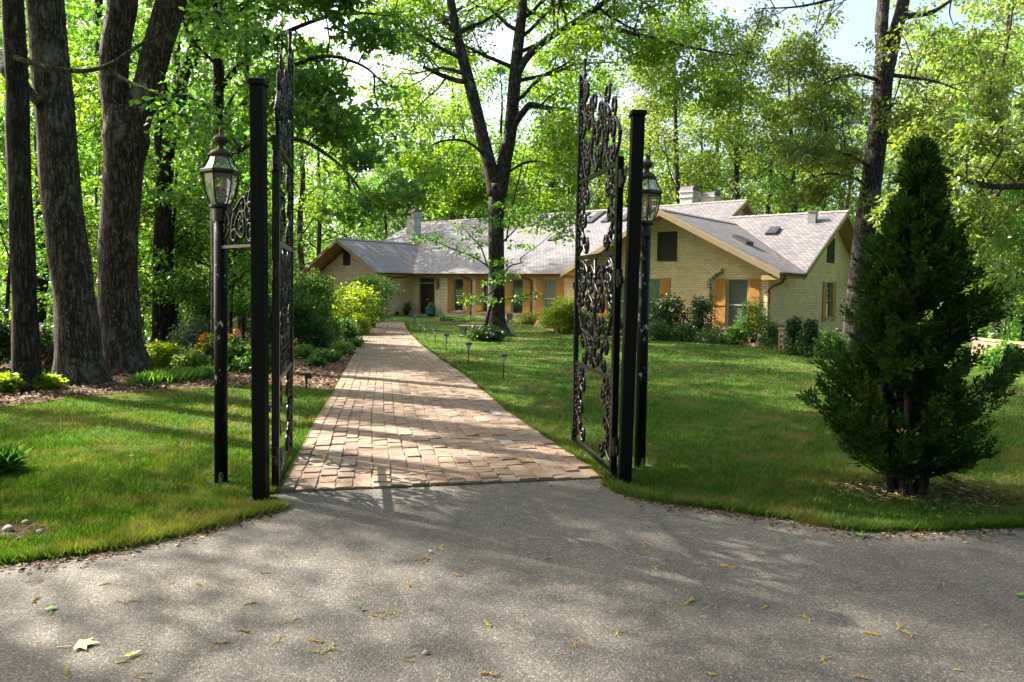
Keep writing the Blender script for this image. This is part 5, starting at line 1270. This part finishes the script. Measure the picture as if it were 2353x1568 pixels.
# ------------------------------------------------------------------ the woods
def forest_variant(name, seed, H, r0, c0, spread, nl, leaf, bark, L=.24, per=30, R=.78):
    rg = np.random.default_rng(seed); t = thing(name, '', 'tree'); mb = MB(); cl = []
    n = 9; zz = np.linspace(0, H, n); wob = np.cumsum(rg.normal(0, .10, (n, 2)), axis=0)*(H/16); wob[0] = 0
    pts = np.column_stack([wob, zz]); pts[0, 2] = -.2
    Q, Rr = smooth(pts, r0*np.array([1.35, 1, .92, .85, .76, .64, .5, .32, .1])); mb.tube(Q, Rr, 10, True, .05, rg)
    az = rg.uniform(0, 6.28)
    for i in range(nl):
        f = c0+(1-c0)*(i+rg.uniform(0, .8))/nl; z = f*H; az += 2.4+rg.normal(0, .4)
        prof = math.sin(PI*min(1, .22+.78*(f-c0)/(1-c0)))**.7
        q = np.array([np.interp(z, zz, pts[:, 0]), np.interp(z, zz, pts[:, 1]), z])
        grow(rg, mb, cl, q, (math.cos(az), math.sin(az), .35+.6*(f-c0)), spread*prof*rg.uniform(.75, 1.2)+.5, max(.025, r0*.32*(1.1-f)), 1, .06, 4, 6)
    mb.build('trunk', M[bark], t, smooth=True)
    cl = np.array(cl); crown('crown', cl, R*rg.uniform(.7, 1.25, len(cl)), per, L, M[leaf], rg, t, flat=.5, droop=.3)
    return t
VAR = {
 'mid': forest_variant('forest_tree', 201, 19, .24, .22, 4.6, 17, 'leaf_mid', 'bark_mid'),
 'yel': forest_variant('forest_tree', 202, 20, .26, .13, 4.8, 17, 'leaf_yel', 'bark_mid', .24, 50, 1.0),
 'dark': forest_variant('forest_tree', 203, 18, .22, .25, 4.4, 16, 'leaf_dark', 'bark_dark'),
 'pale': forest_variant('forest_tree', 204, 20, .24, .12, 5.2, 20, 'leaf_pale', 'bark_pale', .24, 50, 1.0),
 'olive': forest_variant('forest_tree', 205, 21, .26, .12, 5.4, 21, 'leaf_olive', 'bark_mid', .24, 50, 1.0),
 'slim': forest_variant('forest_tree', 206, 17, .15, .55, 2.4, 6, 'leaf_mid', 'bark_dark'),
 'shade': forest_variant('unseen_shade_tree', 211, 17, .32, .42, 5.4, 12, 'leaf_mid', 'bark_mid', .16, 150, .85),  # used out of view only, crown kept dense to block light
 'sapm': forest_variant('sapling', 207, 6.5, .06, .12, 2.0, 12, 'leaf_mid', 'bark_dark', .15, 34, .55),
 'sapy': forest_variant('sapling', 208, 7.5, .07, .10, 2.2, 12, 'leaf_yel', 'bark_mid', .15, 34, .6),
 'sapd': forest_variant('sapling', 209, 5.0, .05, .08, 1.8, 11, 'leaf_dark', 'bark_dark', .14, 34, .55),
 'sapp': forest_variant('sapling', 210, 5.5, .05, .08, 1.9, 11, 'leaf_pale', 'bark_pale', .14, 34, .55),
}
DESC = {'mid': 'tall fresh green tree', 'yel': 'tall yellow green tree', 'dark': 'deep green tree', 'pale': 'pale green tree', 'olive': 'olive green tree', 'slim': 'slender dark stemmed tree', 'shade': 'unseen added shade tree', 'sapm': 'fresh green sapling', 'sapy': 'yellow green sapling', 'sapd': 'deep green sapling', 'sapp': 'pale green sapling'}
def zone(px):
    if px < -60: return 'near the drive outside the photo'
    if px < 235: return 'left of the big forked oak'
    if px < 480: return 'between forked oak and left lamp'
    if px < 700: return 'behind the left gate leaf'
    if px < 960: return 'behind the left gable of the house'
    if px < 1480: return 'beyond the long roof of the house'
    if px < 1960: return 'beyond the right gable roofs'
    return 'beyond the low ivy wall at right'
PLACE = []
def put(kind_, x, y, s=1.0): PLACE.append((kind_, x, y, s))
rf = random.Random(5)
# hand placed: trunks that show in the photograph (pixel column, depth)
for k, px, D, s in [('slim',78,17,1.0),('slim',118,24,1.0),('dark',20,38,1.0),('slim',225,22,1.1),('mid',250,47,1.05),('slim',410,25,1.0),('mid',335,40,1.0),('yel',160,57,1.1),('mid',-20,46,1.0),('dark',60,54,1.1),('yel',300,42,1.1),
                    ('slim',560,27,1.0),('mid',520,52,1.05),('slim',645,30,.9),('pale',470,46,1.1),('mid',395,50,1.1),('mid',230,52,1.1),('yel',120,50,1.1),('dark',-80,44,1.1),('mid',560,56,1.1),('yel',690,58,1.05),
                    ('dark',880,74,.92),('mid',790,70,.95),('yel',730,66,1.0),('mid',950,76,.9),('yel',1010,80,.95),('mid',1075,78,.85),('dark',1160,82,.9),('yel',1235,78,.95),('mid',1300,72,.9),('pale',1370,76,.95),('mid',1430,68,.85),
                    ('olive',1490,62,1.05),('olive',1570,56,1.05),('yel',1640,64,1.1),('olive',1700,56,1.0),('mid',1760,60,1.0),('olive',1830,55,.95),('mid',1890,50,.85),('dark',1940,58,.85),('mid',1600,74,1.1),('yel',1790,74,1.1),
                    ('yel',1040,74,1.35),('mid',1150,76,1.4),('yel',1260,74,1.4),('pale',960,86,1.35),('mid',1370,80,1.4),('pale',2080,48,.72),('pale',2180,40,.86),('pale',2290,36,1.0),('pale',2400,30,1.0),('slim',2285,28,.9),('mid',2140,54,.8),('pale',2260,52,1.05),('mid',2350,46,1.0),('yel',2030,60,.75),('pale',2480,40,1.1)]:
    q = T(px, 700, D); put(k, q[0], D, s*rf.uniform(.94, 1.06))
for k, px, D, s in [('sapm',20,15,.8),('sapy',145,18,.9),('sapm',230,19,.9),('sapp',330,20,.8),('sapm',400,18.5,.9),('sapy',445,22,.8),('sapm',490,19,.9),('sapd',500,20,.8),('sapm',515,17.5,.75),('sapy',560,22,.7),('sapm',535,20,.65),
                    ('sapm',-40,20,.9),('sapd',60,26,1.0),('sapy',190,28,1.0),('sapm',290,25,1.0),('sapp',370,30,1.0),('sapm',470,30,.8),('sapy',530,30,.75),('sapm',590,32,.7),('sapm',600,38,.7),('sapm',90,34,1.1),('sapm',240,38,1.2),('sapy',340,38,1.2),('sapm',430,40,1.2),('sapm',610,46,.9),
                    ('sapm',1985,46,.8),('sapy',2060,34,.8),('sapp',2140,30,.8),('sapm',2200,25,.75),('sapy',2250,23,.6),('sapp',2310,24,.8),('sapm',2360,22,.8),('sapy',2420,26,1.0),('sapm',2170,38,1.0),('sapp',2240,34,.9),('sapm',2330,32,1.0)]:
    q = T(px, 700, D); put(k, q[0], D, s*rf.uniform(.92, 1.08))
# unseen trees: left ones cast the dapples, the others added to block sky light
for k, x, y, s in [('shade',-11.8,7.2,1.0),('shade',-9.5,-1.5,.95),('shade',7.5,-4.5,.9),('shade',-1.5,-8.5,1.0),('shade',12.5,0.5,.8),('shade',3.5,-2.8,.95),('shade',-5.5,-5.5,.95),('shade',-11.9,11.3,.74)]: put(k, x, y, s)
recs = []
for k, x, y, s in PLACE:
    z = float(gz(x, y)); px = PJ((x, y, z+4))[0]; recs.append((zone(px), DESC[k], px, k, x, y, z, s))
cnt = {}
for r in recs: cnt.setdefault((r[0], r[1]), []).append(r)
first = {k: True for k in VAR}
ORD = ['first', 'second', 'third', 'fourth', 'fifth', 'sixth', 'seventh', 'eighth', 'ninth']
for (zn, ds), L in cnt.items():
    L.sort(key=lambda r: r[2])
    for i, (_, _, px, k, x, y, z, s) in enumerate(L):
        lab = f'{ds} {zn}' if len(L) == 1 else f'{ORD[i]+" " if i else "leftmost "}{ds} from the left {zn}' if i else f'leftmost {ds} {zn}'
        g = 'saplings under the trees' if k.startswith('sap') else 'trees of the woods around the house'
        if first[k]:
            t = VAR[k]; first[k] = False; t.location = (x, y, z); t.rotation_euler = (0, 0, rf.uniform(0, 6.28)); t.scale = (s, s, s); t['label'] = lab; t['group'] = g
        else: dup(VAR[k], (x, y, z), rf.uniform(0, 6.28), lab, g, s)
# the far wood: one mass
rg = np.random.default_rng(77)
C = []
for i in range(520):
    a = rg.uniform(-.95, .98); D = rg.uniform(78, 104); top = (20 if a < .05 else 19 if a < .45 else 13)*rg.uniform(.75, 1.1)
    for z in np.arange(rg.uniform(0, 2), top, 2.3): C.append((a*D+rg.normal(0, 1.5), D+rg.normal(0, 2), z-.4))
C = np.array(C)
o = crown('distant_woods', C, 1.9*rg.uniform(.7, 1.3, len(C)), 34, .62, M['leaf_mid'], rg, None, flat=.7, droop=.2)
kind(o, 'stuff', 'far green wood closing the view behind the trees')
# unseen wood added behind the camera to cut sky light and reflections
C = []
for i in range(170):
    a = rg.uniform(-1.15, 1.15); D = rg.uniform(20, 34)
    for z in np.arange(rg.uniform(0, 2), 24*rg.uniform(.7, 1.1), 2.2): C.append((math.sin(a)*D*1.3, -math.cos(a)*D, z))
C = np.array(C); o = crown('added_woods_behind', C, 1.7*rg.uniform(.7, 1.3, len(C)), 34, .5, M['leaf_mid'], rg, None, flat=.7)
kind(o, 'stuff', 'unseen green wood added behind the camera to block sky light')
# undergrowth on the forest floor
rg = np.random.default_rng(78); C = []
while len(C) < 620:
    y = rg.uniform(16, 62); x = y*rg.uniform(-.92, -.2)
    if y < 29 and x > xl(y)-5.5: continue
    if y > 36 and x > -16-.2*(y-36): continue
    if y < 19 and -.5 < x/y < -.28 and rg.random() < .6: continue
    C.append((x, y, float(gz(0, y))+rg.uniform(.05, .5)))
for i in range(150):
    D = rg.uniform(19, 46); C.append((D*rg.uniform(.70, .98), D, float(gz(0, D))+rg.uniform(.1, .6)))
C = np.array(C); o = crown('undergrowth', C, .75*rg.uniform(.6, 1.4, len(C)), 46, .16, M['leaf_mid'], rg, None, flat=.6)
kind(o, 'stuff', 'green undergrowth covering the forest floor')

# ------------------------------------------------------------------ grass, litter and fallen bits
def grass():
    rg = np.random.default_rng(90); PX = []
    path = np.concatenate([PL, PR[::-1]])
    n = 900000
    u = rg.uniform(0, 1, n); y0, y1 = 3.2, 36.0
    y = 1/(1/y0-u*(1/y0-1/y1)); x = y*rg.uniform(-.86, .86, n)
    ok = ~inpoly(x, y, ADRIVE) & ~inpoly(x, y, path) & ~inpoly(x, y, MULCH) & ~inpoly(x, y, BED) & ~inpoly(x, y, FLOOR)
    cb = G(2080, 1136); bare = ((x-cb[0]-.1)/.75)**2+((y-cb[1])/.45)**2 < rg.uniform(.15, 1.0, n)
    sb = G(30, 1225); bare |= ((x-sb[0]+.15)/.55)**2+((y-sb[1])/.20)**2 < rg.uniform(.05, 1.2, n)
    for q in (GPL, GPR, LPL, LPR): bare |= ((x-q[0])**2+(y-q[1])**2 < .016)
    hx = np.stack([x, y], 1)
    ok &= ~bare
    x, y = x[ok], y[ok]
    keep = rg.random(len(x)) < .62; x, y = x[keep], y[keep]
    # fringe leaning over the edges of the drive and the path
    def fringe(poly, k, out, lo=.05, hi=.11):
        seg = np.linalg.norm(np.diff(poly, axis=0), axis=1); c = np.concatenate([[0], np.cumsum(seg)]); s = rg.uniform(0, c[-1], k)
        return np.interp(s, c, poly[:, 0])+rg.normal(0, .035, k), np.interp(s, c, poly[:, 1])+np.abs(rg.normal(0, .05, k))*out
    f1 = fringe(AE0[1:11], 11000, 1); f2 = fringe(AE0[13:26], 15000, 1)
    f3 = [PL[:4], PR]; fx, fy = [], []
    for pl, sg, k in ((PL[:4], -1, 3500), (PR, 1, 9000)):
        ys_ = rg.uniform(0, 1, k)**2*(pl[-1, 1]-pl[0, 1])+pl[0, 1]; xs_ = np.interp(ys_, pl[:, 1], pl[:, 0])+sg*np.abs(rg.normal(0, .035, k))-sg*.012; fx.append(xs_); fy.append(ys_)
    nb = len(x); X = np.concatenate([x, f1[0], f2[0]]+fx); Y = np.concatenate([y, f1[1], f2[1]]+fy)
    k = len(X); isf = np.arange(k) >= nb
    # tufts: clumped height field so the sward is uneven
    hn = .5+.5*np.sin(X*3.1+1.3*np.sin(Y*2.3))*np.sin(Y*3.7+1.1*np.sin(X*1.9))
    H = (.026+.030*hn)*rg.uniform(.6, 1.35, k); H[isf] = rg.uniform(.035, .09, isf.sum())
    W = .0042*np.maximum(1, Y/6.5)*rg.uniform(.7, 1.3, k); H *= np.maximum(1, Y/16)**.5
    az = rg.uniform(0, 2*PI, k); ln = rg.uniform(.15, .95, k)*H
    a2 = rg.uniform(0, 2*PI, k); wx, wy = np.cos(a2)*W, np.sin(a2)*W; Z = gz(0, Y)-.003
    V = np.stack([np.stack([X-wx, Y-wy, Z], 1), np.stack([X+wx, Y+wy, Z], 1), np.stack([X+np.cos(az)*ln, Y+np.sin(az)*ln, Z+H], 1)], 1).reshape(-1, 3)
    kind(link('grass', npmesh('grass', V, 3, M['grass'], [(0, 1, 2)])), 'stuff', 'short green grass blades of the lawn')
    print('grass blades', k)
grass()
def flakes(poly, n, y0, y1, seed, name, label, s0=.03, s1=.085, x0=-16, x1=2, mat='litter'):
    rg = np.random.default_rng(seed); u = rg.uniform(0, 1, n); y = 1/(1/y0-u*(1/y0-1/y1)); x = rg.uniform(-.95, .75, n)*y
    ok = inpoly(x, y, poly); x, y = x[ok], y[ok]; k = len(x); az = rg.uniform(0, 2*PI, k)
    o = leaves(name, np.stack([x, y, gz(0, y)+.014+rg.uniform(0, .03, k)], 1), np.stack([np.cos(az), np.sin(az), rg.normal(0, .35, k)], 1), np.tile([0, 0, 1.0], (k, 1))+rg.normal(0, .45, (k, 3)), rg.uniform(s0, s1, k)*np.maximum(1, y/12)**.5, M[mat], 'oval', .26)
    kind(o, 'stuff', label)
flakes(MULCH, 60000, 7.5, 28, 91, 'leaf_litter', 'dry brown leaf litter covering the mulch bed')
flakes(BED, 20000, 20, 38, 92, 'bed_litter', 'dry litter between the plants in front of the house')
# a thin scatter of debris on the drive near its edges
rg = np.random.default_rng(93); seg = rg.integers(1, len(AE)-2, 2600); f = rg.uniform(0, 1, 2600); E0 = AE[seg]+(AE[seg+1]-AE[seg])*f[:, None]
E0[:, 1] -= np.abs(rg.normal(0, .09, 2600)); ok = inpoly(E0[:, 0], E0[:, 1], ADRIVE); E0 = E0[ok]; k = len(E0); az = rg.uniform(0, 6.28, k)
o = leaves('edge_debris', np.stack([E0[:, 0], E0[:, 1], gz(0, E0[:, 1])+.016], 1), np.stack([np.cos(az), np.sin(az), np.zeros(k)], 1), np.tile([0, 0, 1.0], (k, 1))+rg.normal(0, .3, (k, 3)), rg.uniform(.012, .045, k), M['litter'], 'oval', .22)
kind(o, 'stuff', 'fine dry debris along the edge of the drive')
# fallen catkins: three shapes, copied
def catkin(mat, seed):
    rg = np.random.default_rng(seed); mb = MB()
    for j in range(rg.integers(1, 4)):
        a = rg.uniform(-.5, .5); p = np.array([rg.uniform(-.03, .01), rg.uniform(-.015, .015), .004]); pts = [p]
        for i in range(9): a += rg.normal(0, .28); p = p+np.array([math.cos(a), math.sin(a), 0])*.012; pts.append(p+[0, 0, rg.uniform(0, .008)])
        mb.tube(pts, .0022, 4, False)
        for q in pts[::1]:
            mb.ball(q+rg.normal(0, .0025, 3), .0048, 5)
    return mb.build('catkin', M[mat], None, True)
CK = [catkin('catkin', 1), catkin('catkin2', 2), catkin('catkin', 3), catkin('catkin2', 4)]
cks = [(90,1340),(228,1350),(75,1392),(288,1392),(508,1310),(618,1322),(452,1347),(672,1435),(486,1500),(520,1484),(742,1483),(740,1508),(930,1523),(1125,1447),(1105,1555),(1508,1314),(1640,1397),(1763,1400),(1690,1312),(1418,1460),(1320,1480),(1645,1560),(2020,1467),(2068,1455),(2160,1345),(2190,1545),(1960,1562),(905,1417),(975,1290),(1060,1330),(1250,1290),(1010,1265),(860,1420),(1220,1275),(935,1345),(640,1480),(315,1562),(150,1560),(545,1455),(1860,1430),(1480,1255),(560,1395),(1575,1395),(1890,1520),(395,1345),(268,1530)]
gcount = {}
for i, (px, py) in enumerate(cks):
    q = G(px, py); q[2] += .013
    src = CK[i % 4]; o = src if i < 4 else src.copy()
    if i >= 4: COL.objects.link(o)
    o.location = tuple(q); o.rotation_euler = (0, 0, rf.uniform(0, 6.28)); s = rf.uniform(.38, .75); o.scale = (s, s, s)
    tag(o, 'tan fallen oak catkin lying on the grey asphalt', 'catkin', 'catkins fallen on the asphalt')
def fallen(px, py, L, mat, rot, label, shape='maple'):
    q = G(px, py); mb = MB()
    if shape == 'maple':
        out = []
        for a, r in ((-2.6, .30), (-1.9, .62), (-1.45, .40), (-1.0, .85), (-.62, .45), (-.22, .62), (0, 1.0), (.22, .62), (.62, .45), (1.0, .85), (1.45, .40), (1.9, .62), (2.6, .30)): out.append((math.cos(a)*r*L*.6, math.sin(a)*r*L*.6, .006+.10*L*abs(math.sin(3*a))*r))
        n = len(out); mb.add([(0, 0, .012)]+out, [(0, 1+i, 1+(i+1) % n) for i in range(n)])
        mb.bar((-.3*L, 0, .006), (-.75*L, .1*L, .004), .003)
    else:
        pts = [(0, 0), (.25, .16), (.55, .2), (.85, .1), (1, 0), (.85, -.1), (.55, -.2), (.25, -.16)]; mb.add([(.5*L, 0, .004)]+[(a*L, b*L, .012) for a, b in pts], [(0, 1+i, 1+(i+1) % 8) for i in range(8)])
    o = mb.build('fallen_leaf', M[mat], None, False, (q[0], q[1], q[2]+.014)); o.rotation_euler = (0, 0, rot); tag(o, label, 'leaf', 'leaves fallen on the drive')
fallen(186, 1492, .13, 'leaf_fallen_y', .3, 'large pale yellow lobed leaf lying on the asphalt at lower left')
fallen(118, 1408, .075, 'leaf_fallen_g', 2.2, 'green leaf pair lying on the asphalt above the yellow leaf')
fallen(2332, 1376, .10, 'leaf_fallen_g', 0, 'long green leaf at the right edge of the asphalt', 'oval')
fallen(823, 1412, .045, 'leaf_fallen_g', 1, 'small bright green leaf near the middle of the asphalt', 'oval')
fallen(1838, 1200, .06, 'leaf_fallen_g', .4, 'green leaf lying on the drive edge by the right lawn', 'oval')
fallen(1975, 1192+44, .09, 'leaf_fallen_g', .2, 'green leaf among the fringe of grass at the drive edge', 'maple')
fallen(282, 1522, .075, 'leaf_fallen_y', .8, 'slim curled yellow leaf right of the large pale one', 'oval')
fallen(990, 1278, .045, 'leaf_fallen_g', 2, 'small green leaf in the shade before the brick path', 'oval')
fallen(302, 1052, .06, 'leaf_fallen_y', 2, 'single yellow leaf lying on the left lawn', 'maple')
fallen(1190, 965, .05, 'leaf_fallen_y', 1, 'pale leaf lying on the brick path', 'oval')

# ------------------------------------------------------------------ light and camera
AZ = math.atan2(-.90, .45); EL = math.radians(38)
w = bpy.data.worlds.new('World'); SC.world = w; w.use_nodes = True
nt = w.node_tree; bg = nt.nodes['Background']; sk = nt.nodes.new('ShaderNodeTexSky'); sk.sky_type = 'NISHITA'; sk.sun_disc = False
sk.sun_elevation = EL; sk.sun_rotation = AZ; sk.air_density = 1.0; sk.dust_density = 6.0; sk.ozone_density = 1.0
nt.links.new(sk.outputs[0], bg.inputs[0]); bg.inputs[1].default_value = .118
sd = bpy.data.lights.new('sun', 'SUN'); sd.energy = 5.0; sd.angle = math.radians(.53); sd.color = (1, .93, .82)
so = bpy.data.objects.new('sun', sd); COL.objects.link(so)
sv = Vector((math.sin(AZ)*math.cos(EL), math.cos(AZ)*math.cos(EL), math.sin(EL)))
so.rotation_euler = (-sv).to_track_quat('-Z', 'Y').to_euler(); so.location = (-20, 20, 30)
cd = bpy.data.cameras.new('camera'); co = bpy.data.objects.new('camera', cd); COL.objects.link(co)
cd.sensor_fit = 'HORIZONTAL'; cd.sensor_width = 36; cd.lens = FPX/2353*36; cd.shift_y = -(784-CY)/2353; cd.clip_start = .05; cd.clip_end = 1500
m = Matrix(((_rt[0], _up[0], -_fw[0], EYE[0]), (_rt[1], _up[1], -_fw[1], EYE[1]), (_rt[2], _up[2], -_fw[2], EYE[2]), (0, 0, 0, 1)))
co.matrix_world = m; SC.camera = co
SC.view_settings.view_transform = 'Standard'; SC.view_settings.look = 'None'; SC.view_settings.exposure = 2.1; SC.view_settings.gamma = 1.0
SC.cycles.max_bounces = 8; SC.cycles.diffuse_bounces = 6; SC.cycles.transmission_bounces = 5; SC.cycles.transparent_max_bounces = 12; SC.cycles.glossy_bounces = 3
SC.cycles.use_denoising = True
SC.cycles.use_adaptive_sampling = True
